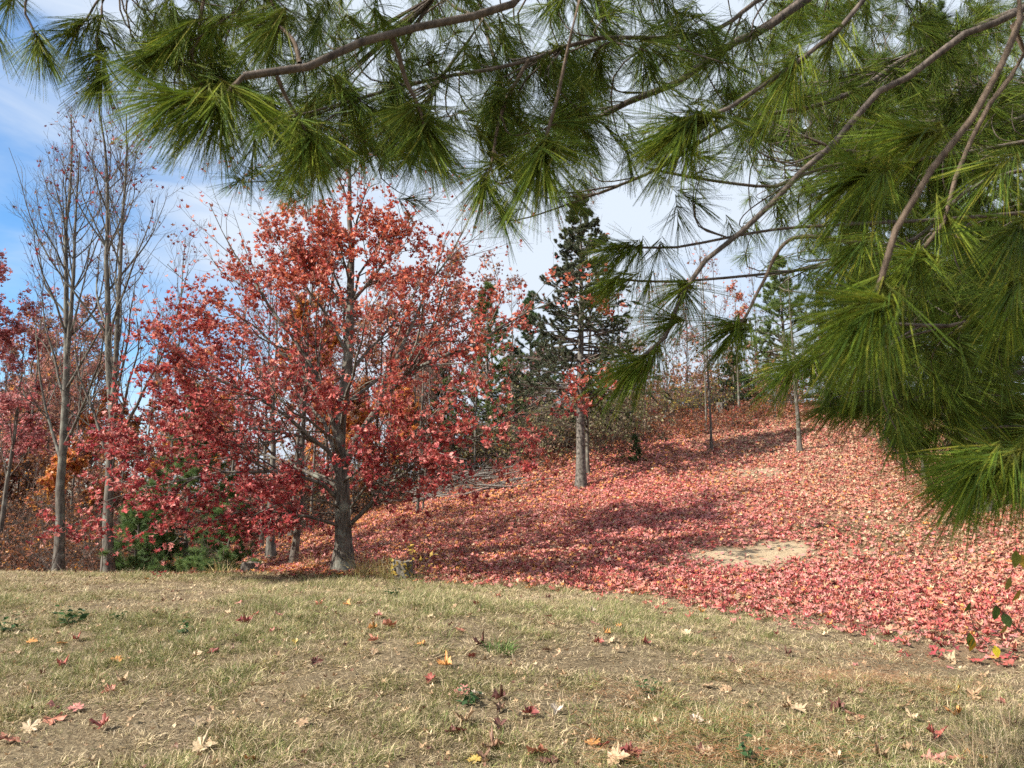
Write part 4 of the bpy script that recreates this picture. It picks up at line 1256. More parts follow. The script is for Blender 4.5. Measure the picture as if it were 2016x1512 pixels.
for k, (px, d, H, lb) in enumerate(((236, 14.4, 1.3, 'pale bare shoot at the foot of the twin stemmed tree'), (185, 15, 1.2, 'dead twiggy shoot between the two bare trees'), (495, 14.6, 1.1, 'pale dead sapling right of the low pines'), (140, 15.2, 1.4, 'twiggy shoot at the foot of the leaning bare tree'))):
    shrub('dead_shoot', lb, px, d, H, .8, 3, 0, None, 340 + k, cat='plant', group='dead shoots along the lawn crest')
def brush(name, label, boxes, seed, leafpal, H=(.5, 1.5), leaf_per=2.0, size=(.05, .11)):
    rg = np.random.default_rng(seed)
    P0, hh = [], []
    for px0, px1, d0, d1, n, hm in boxes:
        d = rg.uniform(d0, d1, n)
        x = (rg.uniform(px0, px1, n) - 1008) / FPX * d
        P0.append(np.stack([x, d, ground(x, d) - .03], -1))
        hh.append(rg.uniform(*H, n) * hm)
    p = np.vstack(P0)
    hh = np.concatenate(hh)
    n = len(p)
    dirs = unit(rg.normal(0, .6, (n, 3)) * np.array([1, 1, .2]) + np.array([0, 0, .8]))
    st = np.empty((n, 5, 3))
    for k in range(5):
        st[:, k] = p
        dirs = unit(dirs + rg.normal(0, .2, dirs.shape))
        p = p + dirs * (hh / 4)[:, None]
    sr = np.linspace(.008, .003, 5)[None] * np.ones((n, 1))
    p2, r2, _, _ = spawn(rg, st, sr, 5, (.15, 1), (.4, 1.1), lin(.6, .3), .6, 3, .02, .2, .003)
    p3, r3, _, _ = spawn(rg, p2, r2, 2, (.15, 1), (.4, 1.1), lin(.6, .3), .6, 2, .02, .2, .003)
    o = link(name, tubes_mesh(name, [(st, sr, 3), (p2, r2, 3), (p3, r3, 3)], M_TWIG))
    m = int(len(p3) * leaf_per)
    k = rg.integers(0, len(p3), m)
    loc = p3[k, 1] + rg.normal(0, .04, (m, 3))
    tv, tf = maple_leaf(0, .7, .4, seed, .08)
    v, f, c = scatter(tv, tf, rotations(rg, m, 1.0), rg.uniform(*size, m), loc, pal_pick(rg, m, leafpal))
    lo = link('leaves', make_mesh('leaves', v, f, c, False, M_LEAF), o)
    o['kind'] = lo['kind'] = 'stuff'
    o['label'] = label
brush('undergrowth', 'dark tangled undergrowth with brown leaves behind the lawn crest on the left', [(-250, 260, 17, 22, 520, 1.1), (-300, 420, 20, 30, 900, 2.2), (420, 640, 23, 30, 300, 2.0), (640, 1000, 26, 31, 300, 1.6)], 400, [('brown', 3), ((.33, .15, .10), 4), ('rust', 3), ('burnt', 2), ('amber', 1.5)], leaf_per=1.6)
brush('scrub', 'tall leafless scrub with brown and orange leaves in the shade of the far trees on the left', [(-500, 700, 26, 33, 900, 1.0), (1130, 1540, 31, 36, 380, .75)], 402, [((.34, .15, .12), 4), ((.36, .19, .10), 4), ((.26, .16, .11), 4), ('amber', 1)], (1.6, 4.0), 3.0, (.10, .17))
brush('grey_scrub', 'grey brown leafless scrub between the red maple and the spruce', [(560, 1130, 27, 33, 620, 1.0), (1010, 1260, 24.5, 28, 260, .75)], 403, [((.24, .18, .12), 5), ((.22, .21, .10), 3), ((.30, .26, .12), 2), ((.14, .15, .07), 2)], (1.3, 3.4), 2.2, (.08, .14))
brush('bracken', 'russet bracken and low brush along the top of the bank', [(1150, 1500, 25.5, 29.5, 520, .7), (1480, 1700, 26, 29.5, 160, .5), (760, 1120, 24, 27, 200, .5)], 401, [('rust', 4), ('brown', 3), ('burnt', 2), ('red', 1)], (.4, 1.0), 1.4)

# brush pile of dead branches right of the red maple
rg = np.random.default_rng(420)
bp = at(940, 23.6)
bt = thing('brush_pile', 'low pile of dead grey branches at the foot of the bank', 'brush pile', tuple(bp))
for k in range(46):
    px, d = rg.uniform(845, 1035), rg.uniform(22.4, 24.6)
    p = at(px, d, rg.uniform(.05, .55) * np.exp(-((px - 930) / 70) ** 2))
    az = rg.normal(.15, .5) + (np.pi if rg.random() < .3 else 0)
    L_ = rg.uniform(1.0, 2.6)
    dv = np.array([math.cos(az), math.sin(az) * .6, rg.normal(.1, .14)])
    q = [p + dv * L_ * (t - .4) + np.array([0, 0, -.10 * (t - .5) ** 2]) + rg.normal(0, .04, 3) for t in np.linspace(0, 1, 5)]
    for z in q:
        z[2] = max(z[2], gz(z[0], z[1]) + .02)
    m = resample(np.array(q), 8)[None]
    r = np.linspace(rg.uniform(.014, .04), .006, 9)[None]
    c1, cr, _, _ = spawn(rg, m, r, 7, (.3, 1), (.4, .9), lin(.35, .2), .6, 4, .02, .15, .004)
    link('branch', tubes_mesh('branch', [(m, r, 6), (c1, cr, 3)], M_DEAD, bp), bt)
def log(label, px0, d0, px1, d1, r, seed):
    a, c = at(px0, d0, r * .6), at(px1, d1, r * .7)
    m = resample(np.array([a, (a + c) / 2 + np.array([0, 0, .05]), c]), 10)[None]
    m[:, :, 2] = np.maximum(m[:, :, 2], ground(m[:, :, 0], m[:, :, 1]) + r * .4)
    rr = np.linspace(r, r * .5, 11)[None]
    rgl = np.random.default_rng(seed)
    c1, cr, _, _ = spawn(rgl, m, rr, 4, (.4, .95), (.5, 1), lin(.2, .12), .4, 3, .05, .1, .006)
    o = link('fallen_branch', tubes_mesh('fallen_branch', [(m, rr, 8), (c1, cr, 4)], M_DEAD))
    tag(o, label, 'branch')
log('long thin fallen branch lying below the brush pile', 855, 21.2, 1010, 23.2, .035, 1)
log('short thick dead branch at the right end of the brush pile', 985, 23.0, 1035, 23.3, .07, 2)

# stumps on the lawn crest
def stump(name, label, px, d, w, h, seed, vine=False):
    rg = np.random.default_rng(seed)
    b = at(px, d)
    T = thing(name, label, 'stump', tuple(b))
    n, rings = 20, 7
    a = np.arange(n) / n * 2 * np.pi
    lob = 1 + .10 * np.sin(3 * a + seed) + .06 * np.sin(7 * a + 2 * seed) + rg.normal(0, .03, n)
    V = []
    for k in range(rings):
        t = k / (rings - 1)
        rr = w / 2 * lob * (1.18 - .22 * min(1, t * 2)) + rg.normal(0, .006, n)
        V.append(np.stack([rr * np.cos(a), rr * np.sin(a), np.full(n, -.06 + (h + .06) * t) + (rg.normal(0, .014, n) if k == rings - 1 else 0)], -1))
    V = np.vstack(V)
    idx = np.arange(n * rings).reshape(rings, n)
    nx_ = np.roll(idx, -1, 1)
    F = np.stack([idx[:-1], nx_[:-1], nx_[1:], idx[1:]], -1).reshape(-1, 4)
    link('bark', make_mesh('bark', V, [F], None, False, M_BARK2), T)
    rim = V[-n:]
    cv = np.vstack([rim * np.array([.98, .98, 1]) + np.array([0, 0, -.004]), rim * np.array([.5, .5, 1]) + rg.normal(0, .008, (n, 3)) - np.array([0, 0, .012]), [[0, 0, h - .02]]])
    F1 = [(k, (k + 1) % n, n + (k + 1) % n, n + k) for k in range(n)]
    F2 = [(n + k, n + (k + 1) % n, 2 * n) for k in range(n)]
    link('cut_top', make_mesh('cut_top', cv, [np.array(F1), np.array(F2)], None, False, M_STUMPTOP), T)
    if vine:
        m = 70
        aa = rg.uniform(2.6, 5.6, m)
        z = rg.random(m) * h * 1.08
        loc = np.stack([np.cos(aa) * w * .56, np.sin(aa) * w * .56, z], -1) + rg.normal(0, .015, (m, 3))
        tv, tf = quad_leaf()
        v, f, c = scatter(tv, tf, rotations(rg, m, 1.2), rg.uniform(.06, .10, m), loc, pal_pick(rg, m, [('yellow', 4), ('gold', 3), ('olive', 2)]))
        vo = link('vine', make_mesh('vine', v, f, c, False, M_LEAF), T)
    return T
M_STUMPTOP = bark_mat('cut_wood', (.12, .10, .08), (.28, .25, .21), 30, 1, .5)
stump('tree_stump', 'grey stump draped in a yellow leaved vine right of the red maple', 804, 12.9, .34, .30, 5, True)
stump('tree_stump', 'squat grey stump left of the slim grey trunk', 516, 14.2, .32, .2, 9)
stump('tree_stump', 'dark snag of a stump on the ridge behind the straight sapling', 1414, 28.8, .28, .55, 12)

# tall yellow grass at the foot of the red maple, tufts and weeds on the lawn, dry clump at the corner
rg = np.random.default_rng(440)
YGR = (((.50, .40, .16), 5), ((.34, .30, .10), 2), ((.55, .46, .24), 3))
yg_mesh = [grass_tuft(rg, 80, .16, .22, .58, .38, .009, YGR, M_TUFTGREEN, 3) for _ in range(3)]
for k, (px, d, lb) in enumerate(((722, 13.3, 'tall yellow grass clump right of the red maple trunk'), (745, 13.2, 'tall yellow grass clump in the middle of three'), (768, 13.1, 'tall yellow grass clump left of the vine covered stump'), (640, 14.4, 'sparse yellow grass clump left of the red maple trunk'), (462, 14.2, 'yellow grass clump by the squat grey stump'), (785, 12.9, 'short yellow grass clump against the vine covered stump'))):
    o = link('grass_clump', yg_mesh[k % 3], None, at(px, d))
    o.rotation_euler[2] = k * 1.3
    o.scale = (1.2, 1.2, [1.1, 1, 1.15, .7, .8, .7][k])
    tag(o, lb, 'grass clump', 'yellow grass clumps on the lawn crest')
GR = (((.075, .16, .03), 4), ((.12, .22, .05), 3), ((.22, .24, .08), 1.4))
def lawn_thing(name, me, px, py, label, cat, s=1.0, group=None):
    d = lawn_depth(px, py)
    p = P(px, py, d)
    o = link(name, me, None, (p[0], p[1], gz(p[0], p[1])))
    o.scale = (s, s, s)
    o.rotation_euler[2] = px
    return tag(o, label, cat, group)
gt = grass_tuft(rg, 150, .13, .10, .22, .5, .008, GR, M_TUFTGREEN, 3)
lawn_thing('grass_tuft', gt, 985, 1285, 'lush green grass tuft in the middle of the lawn', 'grass tuft', 1.0)
def weed(seed, n, L_, pal):
    rgq = np.random.default_rng(seed)
    tv, tf = quad_leaf()
    tv = tv * np.array([.8, 1, 1]) + np.array([0, .5, 0])
    a = rgq.uniform(0, 6.28, n)
    loc = np.stack([.03 * np.cos(a), .03 * np.sin(a), rgq.uniform(0, .05, n)], -1) * rgq.uniform(.2, 3, (n, 1))
    M = rotations(rgq, n, .5)
    v, f, c = scatter(tv, tf, M, rgq.uniform(.5, 1.1, n) * L_, loc, pal_pick(rgq, n, pal))
    return make_mesh('weed', v, f, c, False, M_LEAF)
WG = [((.045, .10, .035), 3), ((.07, .13, .05), 2)]
wm = [weed(1, 40, .07, WG), weed(4, 44, .06, WG)]
for k, (px, py, s, lb) in enumerate(((925, 1388, 1.2, 'dark green weed below the lush grass tuft'), (1272, 1368, 1.0, 'small green weed right of centre on the lower lawn'), (135, 1228, 1.6, 'wide green weed on the left of the lawn'), (360, 1250, 1.0, 'small green weed left of the standing crimson leaf'), (230, 1222, .9, 'tiny green weed on the left, under the crest'), (1475, 1506, 1.1, 'green weed at the bottom edge right of centre'), (770, 1176, 1.2, 'green weed under the crest, below the yellow grass'), (10, 1245, 1.3, 'green weed at the left edge of the lawn'))):
    lawn_thing('weed', wm[k % 2], px, py, lb, 'weed', s, 'green weeds in the lawn')
og = [grass_tuft(rg, 110, .15, .07, .17, .8, .006, (((.25, .25, .09), 4), ((.16, .20, .06), 3), ((.42, .35, .18), 3)), M_TUFTGREEN, 2) for _ in range(2)]
for k, (px, py, s, lb) in enumerate(((1150, 1412, 1.1, 'olive grass clump below the lush tuft, right of the crimson leaf'), (1222, 1408, .9, 'smaller olive grass clump beside the larger one'), (870, 1250, 1.3, 'olive grass clump left of the lush tuft'), (850, 1280, 1.2, 'olive grass clump lower left of the lush tuft'), (1850, 1395, 1.1, 'bright olive grass clump near the right edge'), (1700, 1450, 1.2, 'olive grass clump on the near lawn at the right'), (1400, 1460, 1.1, 'olive grass clump on the near lawn, right of centre'), (70, 1405, 1.3, 'olive grass clump at the lower left'), (320, 1225, 1.4, 'green grass patch under the young pine'), (390, 1240, 1.3, 'green grass patch left of the standing crimson leaf'), (690, 1235, 1.3, 'green grass patch below the red maple'), (20, 1190, 1.3, 'green grass patch at the left end of the crest'))):
    lawn_thing('grass_clump', og[k % 2], px, py, lb, 'grass clump', s, 'olive grass clumps in the lawn')
dg = [grass_tuft(rg, 70, .14, .25, .62, .38, .0035, (((.46, .37, .24), 5), ((.36, .26, .16), 3), ((.25, .2, .10), 1)), M_TUFTGREEN, 3) for _ in range(2)]
for k, (x, y, lb) in enumerate(((2.72, 4.55, 'tall dry grass clump in the bottom right corner'), (3.15, 4.95, 'tall dry grass clump at the right edge, behind the corner one'), (2.95, 4.35, 'dry grass clump cut by the right edge'), (3.5, 5.5, 'wispy dry grass clump at the right edge, highest of them'), (2.95, 4.9, 'dry grass clump just left of the right edge clumps'), (3.45, 5.0, 'dry grass clump mostly outside the right edge'))):
    o = link('grass_clump', dg[k % 2], None, (x, y, gz(x, y)))
    o.rotation_euler[2] = k * 2.0
    tag(o, lb, 'grass clump', 'tall dry grass at the right edge')

# shoot with green and yellow leaves reaching in from the right edge
b = np.array((2.35, 2.75, gz(2.35, 2.75)))
T = thing('leafy_shoot', 'thin shoot with hanging green and yellow leaves at the right edge', 'plant', tuple(b))
w1 = lp((2120, 1330, 2.75), (2060, 1285, 2.72), (2010, 1245, 2.7), (1965, 1195, 2.68), (1955, 1185, 2.67))
w2 = lp((2120, 1330, 2.75), (2060, 1310, 2.78), (2000, 1290, 2.8), (1955, 1275, 2.8), (1920, 1240, 2.8), (1905, 1190, 2.82))
w3 = lp((2140, 1200, 2.7), (2080, 1120, 2.7), (2030, 1085, 2.68), (2000, 1080, 2.66))
w0 = np.array([b, b + (.12, 0, .35), P(2120, 1330, 2.75), P(2140, 1200, 2.7)])
gs = [(resample(w, 12)[None], np.linspace(r, .0016, 13)[None], 5) for w, r in ((w0, .006), (w1, .003), (w2, .0025), (w3, .003))]
link('stem', tubes_mesh('stem', gs, M_PINETWIG, b), T)
ov = np.array([(0, 0, 0), (.28, -.3, .05), (.34, -.55, .08), (.2, -.85, .05), (0, -1.1, 0), (-.2, -.85, .05), (-.34, -.55, .08), (-.28, -.3, .05), (0, -.5, 0)], float)
ovf = [np.array([(8, k, (k + 1) % 8) for k in range(8)])]
ovm = make_mesh('oval_leaf', ov, ovf, None, False, M_FALLEN_OBJ)
for px, py, d, s, c, rot in ((1962, 1190, 2.68, .052, (.10, .16, .03), .3), (1975, 1205, 2.69, .05, (.09, .14, .03), -.4), (1912, 1185, 2.81, .042, (.16, .19, .04), .9), (1909, 1245, 2.8, .05, (.15, .18, .03), .1), (1918, 1255, 2.8, .05, (.55, .33, .03), .5), (1958, 1270, 2.8, .04, (.62, .50, .03), -.2), (1985, 1228, 2.7, .045, (.45, .30, .08), 1.2), (2000, 1082, 2.66, .06, (.20, .21, .03), .2), (2010, 1090, 2.67, .055, (.40, .26, .03), -.3), (1990, 1135, 2.68, .05, (.3, .25, .06), .6), (2010, 1160, 2.68, .05, (.42, .28, .05), 1.0)):
    q = link('leaf', ovm, T, P(px, py, d) - b)
    q.scale = (s,) * 3
    q.rotation_euler = (R(90) + rot * .5, rot * .6, rot * .8)
    q.color = (*c, 1)

# ---------------------------------------------------------------- the near white pine whose boughs overhang the picture
rg = np.random.default_rng(500)
pb = np.array((3.9, 2.9, gz(3.9, 2.9)))
PT = thing('white_pine', 'overhanging white pine with long green needles filling the top and right of the view', 'tree', tuple(pb))
tz = np.linspace(0, 1, 9)
ptr = np.stack([pb[0] + .1 * tz, pb[1] + .15 * tz, pb[2] - .1 + 9.5 * tz], -1)
link('trunk', tubes_mesh('trunk', [(resample(ptr, 16)[None], np.linspace(.17, .03, 17)[None], 12)], M_PINEBARK, pb), PT)
def tp(z):
    return np.array((pb[0] + .1 * z / 9.5, pb[1] + .15 * z / 9.5, z))
limbs = []      # (points, radii)
def limb(px_pts, r0, r1, frm=None):
    q = lp(*px_pts)
    if frm is not None:
        q = np.vstack([frm[None], q])
    limbs.append((resample(q, 40), np.linspace(r0, r1, 41)))
    return q
limb([(1300, -110, 1.75), (1030, 0, 1.5), (940, 30, 1.45), (850, 48, 1.42), (740, 72, 1.38), (665, 105, 1.35), (590, 138, 1.32), (530, 150, 1.3), (480, 150, 1.3)], .016, .0075, tp(4.3))
limb([(1800, -140, 2.9), (1585, 0, 2.7), (1500, 60, 2.65), (1430, 92, 2.62), (1330, 165, 2.6), (1260, 190, 2.6), (1190, 225, 2.6)], .04, .011, tp(4.9))
limb([(1900, -180, 1.7), (1700, 0, 1.4), (1660, 50, 1.38), (1600, 100, 1.36), (1560, 128, 1.35), (1500, 170, 1.33), (1440, 210, 1.32), (1390, 232, 1.3), (1345, 250, 1.3)], .012, .004, tp(3.9))
limb([(2200, -60, 2.1), (2016, 18, 1.85), (1960, 45, 1.82), (1890, 72, 1.8), (1800, 145, 1.78), (1740, 172, 1.76), (1690, 225, 1.75), (1640, 285, 1.74), (1600, 315, 1.73), (1520, 400, 1.72), (1450, 465, 1.72), (1380, 520, 1.72), (1350, 560, 1.72), (1325, 630, 1.72), (1290, 695, 1.72), (1245, 720, 1.72)], .020, .005, tp(3.6))
limb([(2120, -160, 1.25), (2016, 25, 1.02), (1985, 100, 1.0), (1960, 150, .99), (1925, 215, .98), (1880, 285, .97), (1820, 350, .96), (1775, 430, .95), (1748, 490, .95), (1738, 550, .95), (1720, 600, .95)], .010, .0042, tp(3.5))
limb([(2140, 20, 1.5), (2016, 125, 1.4), (1955, 195, 1.38), (1925, 250, 1.37), (1900, 300, 1.36), (1885, 340, 1.36), (1865, 400, 1.36), (1858, 440, 1.36), (1840, 480, 1.36), (1800, 510, 1.36)], .011, .004, tp(3.3))
limb([(1250, -120, 1.5), (1140, 0, 1.3), (1128, 60, 1.28), (1110, 120, 1.27), (1098, 190, 1.26), (1085, 250, 1.25), (1065, 305, 1.25)], .008, .003, tp(4.1))
limb([(1700, -60, 2.4), (1400, 60, 2.1), (1180, 75, 1.95), (1090, 100, 1.9), (1040, 120, 1.88), (950, 140, 1.85), (880, 150, 1.84), (800, 168, 1.82), (720, 190, 1.8)], .014, .0045, tp(4.2))
limb([(1040, 118, 1.88), (1020, 155, 1.86), (1000, 190, 1.85), (980, 250, 1.84), (968, 320, 1.83), (955, 360, 1.83)], .006, .003)
limb([(768, 64, 1.4), (785, 110, 1.42), (800, 160, 1.44), (822, 205, 1.45), (840, 262, 1.46)], .006, .0028)
limb([(590, 125, 1.32), (580, 85, 1.34), (560, 60, 1.36), (535, 42, 1.38)], .005, .003)
limb([(545, 150, 1.31), (565, 195, 1.34), (590, 235, 1.36), (610, 280, 1.38)], .0045, .0025)
limb([(480, 150, 1.3), (455, 175, 1.28), (425, 208, 1.27), (380, 200, 1.25), (345, 192, 1.24)], .0045, .0025)
limb([(720, -120, 1.9), (520, -20, 1.8), (420, 60, 1.75), (340, 90, 1.72), (300, 105, 1.7)], .008, .003, tp(4.6))
limb([(330, -140, 2.2), (215, -20, 2.05), (200, 30, 2.03), (192, 70, 2.02), (193, 120, 2.0), (200, 150, 2.0)], .006, .003, np.array(P(600, -260, 2.4)))
limb([(215, -20, 2.05), (190, 5, 2.0), (172, 35, 1.98), (150, 60, 1.97)], .004, .0025)
limb([(120, -120, 2.0), (52, 0, 1.85), (62, 50, 1.84), (75, 80, 1.83)], .005, .003, np.array(P(330, -260, 2.3)))
limb([(1010, -80, 2.9), (950, 40, 2.8), (900, 110, 2.78), (870, 150, 2.76), (800, 260, 2.75), (720, 300, 2.75)], .016, .006, tp(5.2))
limb([(1880, 70, 3.2), (1700, 170, 3.0), (1600, 210, 2.95), (1450, 240, 2.9), (1300, 330, 2.88), (1180, 380, 2.86)], .02, .006, tp(4.4))
limb([(1900, 300, 3.0), (1640, 325, 2.8), (1540, 365, 2.75), (1450, 362, 2.72), (1340, 345, 2.7), (1270, 330, 2.7)], .014, .005, tp(3.4))
limb([(2000, 420, 2.6), (1700, 440, 2.4), (1540, 450, 2.35), (1420, 470, 2.32), (1330, 487, 2.3), (1220, 486, 2.3)], .012, .004, tp(2.9))
limb([(2050, 330, 2.6), (1800, 470, 2.5), (1640, 520, 2.45), (1500, 540, 2.4), (1310, 555, 2.4), (1210, 548, 2.4)], .012, .004, tp(2.9))
limb([(1700, 480, 1.75), (1560, 470, 1.74), (1500, 560, 1.74), (1470, 620, 1.73), (1450, 645, 1.73)], .006, .003)
limb([(2200, 560, 2.3), (2000, 600, 2.1), (1880, 640, 2.0), (1740, 640, 1.95), (1640, 690, 1.9), (1560, 720, 1.9)], .012, .004, tp(2.5))
limb([(2250, 690, 2.9), (2050, 720, 2.7), (1900, 770, 2.6), (1800, 790, 2.55), (1700, 800, 2.5), (1630, 800, 2.5)], .013, .004, tp(2.3))
limb([(2200, 800, 1.6), (2090, 850, 1.35), (2016, 890, 1.25), (1965, 905, 1.22), (1920, 905, 1.2)], .007, .003, tp(1.9))
limb([(2250, 420, 3.4), (2050, 480, 3.2), (1900, 560, 3.1), (1750, 600, 3.0), (1640, 580, 3.0)], .018, .006, tp(2.8))
limb([(2250, 150, 3.6), (2050, 220, 3.4), (1900, 260, 3.3), (1700, 300, 3.2), (1560, 260, 3.2)], .02, .006, tp(3.4))
limb([(2300, 120, 4.3), (2016, 200, 4.5), (1800, 270, 4.7), (1560, 350, 4.9)], .022, .006, tp(4.2))
limb([(2300, 320, 4.2), (1950, 420, 4.5), (1750, 480, 4.7), (1540, 540, 4.9)], .022, .006, tp(3.6))
limb([(2300, 520, 4.5), (1980, 610, 4.8), (1750, 660, 5.0), (1530, 690, 5.2)], .022, .006, tp(3.0))
limb([(2300, 720, 5.0), (2000, 770, 5.2), (1800, 790, 5.4), (1600, 790, 5.6)], .02, .006, tp(2.6))
limb([(2250, 860, 3.0), (2016, 840, 2.8), (1930, 845, 2.75), (1830, 850, 2.7)], .012, .004, tp(2.0))
LPTS = np.concatenate([l_[0][8:] for l_ in limbs])
LDIR = np.concatenate([unit(np.gradient(l_[0], axis=0))[8:] for l_ in limbs])
LIX = np.concatenate([np.full(33, k) for k in range(len(limbs))])
LRAD = np.concatenate([l_[1][8:] for l_ in limbs])

# needle tufts: pitch of the shoot (degrees below level) x variants
def needle_tuft(rg, pitch, bundles=34, L0=.128, wd=.0014, back=.115):
    p_ = -R(pitch)
    ax = np.array((math.cos(p_), 0, math.sin(p_)))
    s1 = np.array((0., 1, 0))
    s2 = np.cross(ax, s1)
    n = bundles * 5
    t = np.repeat(rg.uniform(-back, .012, bundles) , 5)
    az = np.repeat(rg.uniform(0, 6.28, bundles), 5) + rg.normal(0, .10, n)
    th = np.repeat(.12 + .72 * rg.random(bundles) ** 1.1 + np.clip(-t[::5], 0, .11) * 3.6, 5) + rg.normal(0, .07, n)
    d = np.cos(th)[:, None] * ax + np.sin(th)[:, None] * (np.cos(az)[:, None] * s1 + np.sin(az)[:, None] * s2)
    Ln = np.repeat(rg.uniform(.8, 1.15, bundles), 5) * L0 * rg.uniform(.92, 1.06, n)
    p = ax[None] * t[:, None]
    s = unit(np.cross(d, rg.normal(size=(n, 3))))
    sag = np.repeat(rg.uniform(.03, .30, bundles), 5)
    rows = []
    K = 3
    for k in range(K + 1):
        w = wd * (1 - .6 * (k / K) ** 2)
        rows.append(np.stack([p - s * w / 2, p + s * w / 2], 1))
        d = unit(d + np.array([0, 0, -1.]) * (sag * (1 - d[:, 2] ** 2) * .8)[:, None])
        p = p + d * (Ln / K)[:, None]
    V = np.concatenate(rows, 1)
    f = np.array([(2 * k, 2 * k + 1, 2 * k + 3, 2 * k + 2) for k in range(K)])
    F = (f[None] + (np.arange(n) * 8)[:, None, None]).reshape(-1, 4)
    base = np.array([(.085, .135, .016), (.055, .10, .02), (.135, .175, .02), (.175, .185, .03)])[rg.choice(4, n, p=[.4, .3, .2, .1])] * rg.uniform(.8, 1.25, (n, 1))
    if back < .1:            # tips: yellow of new growth, with sunlit brightness painted in
        base = base * np.array((1.4, 1.28, 1.1))
    C = np.repeat(base, 8, 0).reshape(n, 8, 3)
    C[:, :2] = C[:, :2] * .6 + np.array((.30, .22, .07)) * .25           # straw coloured sheath at the needle's foot
    return make_mesh('needle_tuft', V.reshape(-1, 3), [F], C.reshape(-1, 3), False, M_NEEDLE)
PITCHES = (0, 35, 72)
TM = [[needle_tuft(rg, p_, [30, 28, 26][i]) for _ in range(4)] for i, p_ in enumerate(PITCHES)] + [[needle_tuft(rg, p_, 22, .132, .0014, .045) for _ in range(4)] for p_ in PITCHES]
tufts = []       # position, pitch index, yaw, scale
def tuft(p, img_ang, s=1.0, spread=.5):
    """img_ang: direction of the shoot in the picture, degrees; 180 left, 270 down, 0 right"""
    a = R(img_ang)
    down = -math.sin(a)
    k = 0 if down < .25 else (1 if down < .82 else 2)
    yaw = (0 if math.cos(a) > 0 else math.pi) + rg.normal(0, spread) * (1.8 if k == 2 else 1)
    tufts.append((np.asarray(p, float), k + 3, yaw, s * rg.uniform(.92, 1.1)))
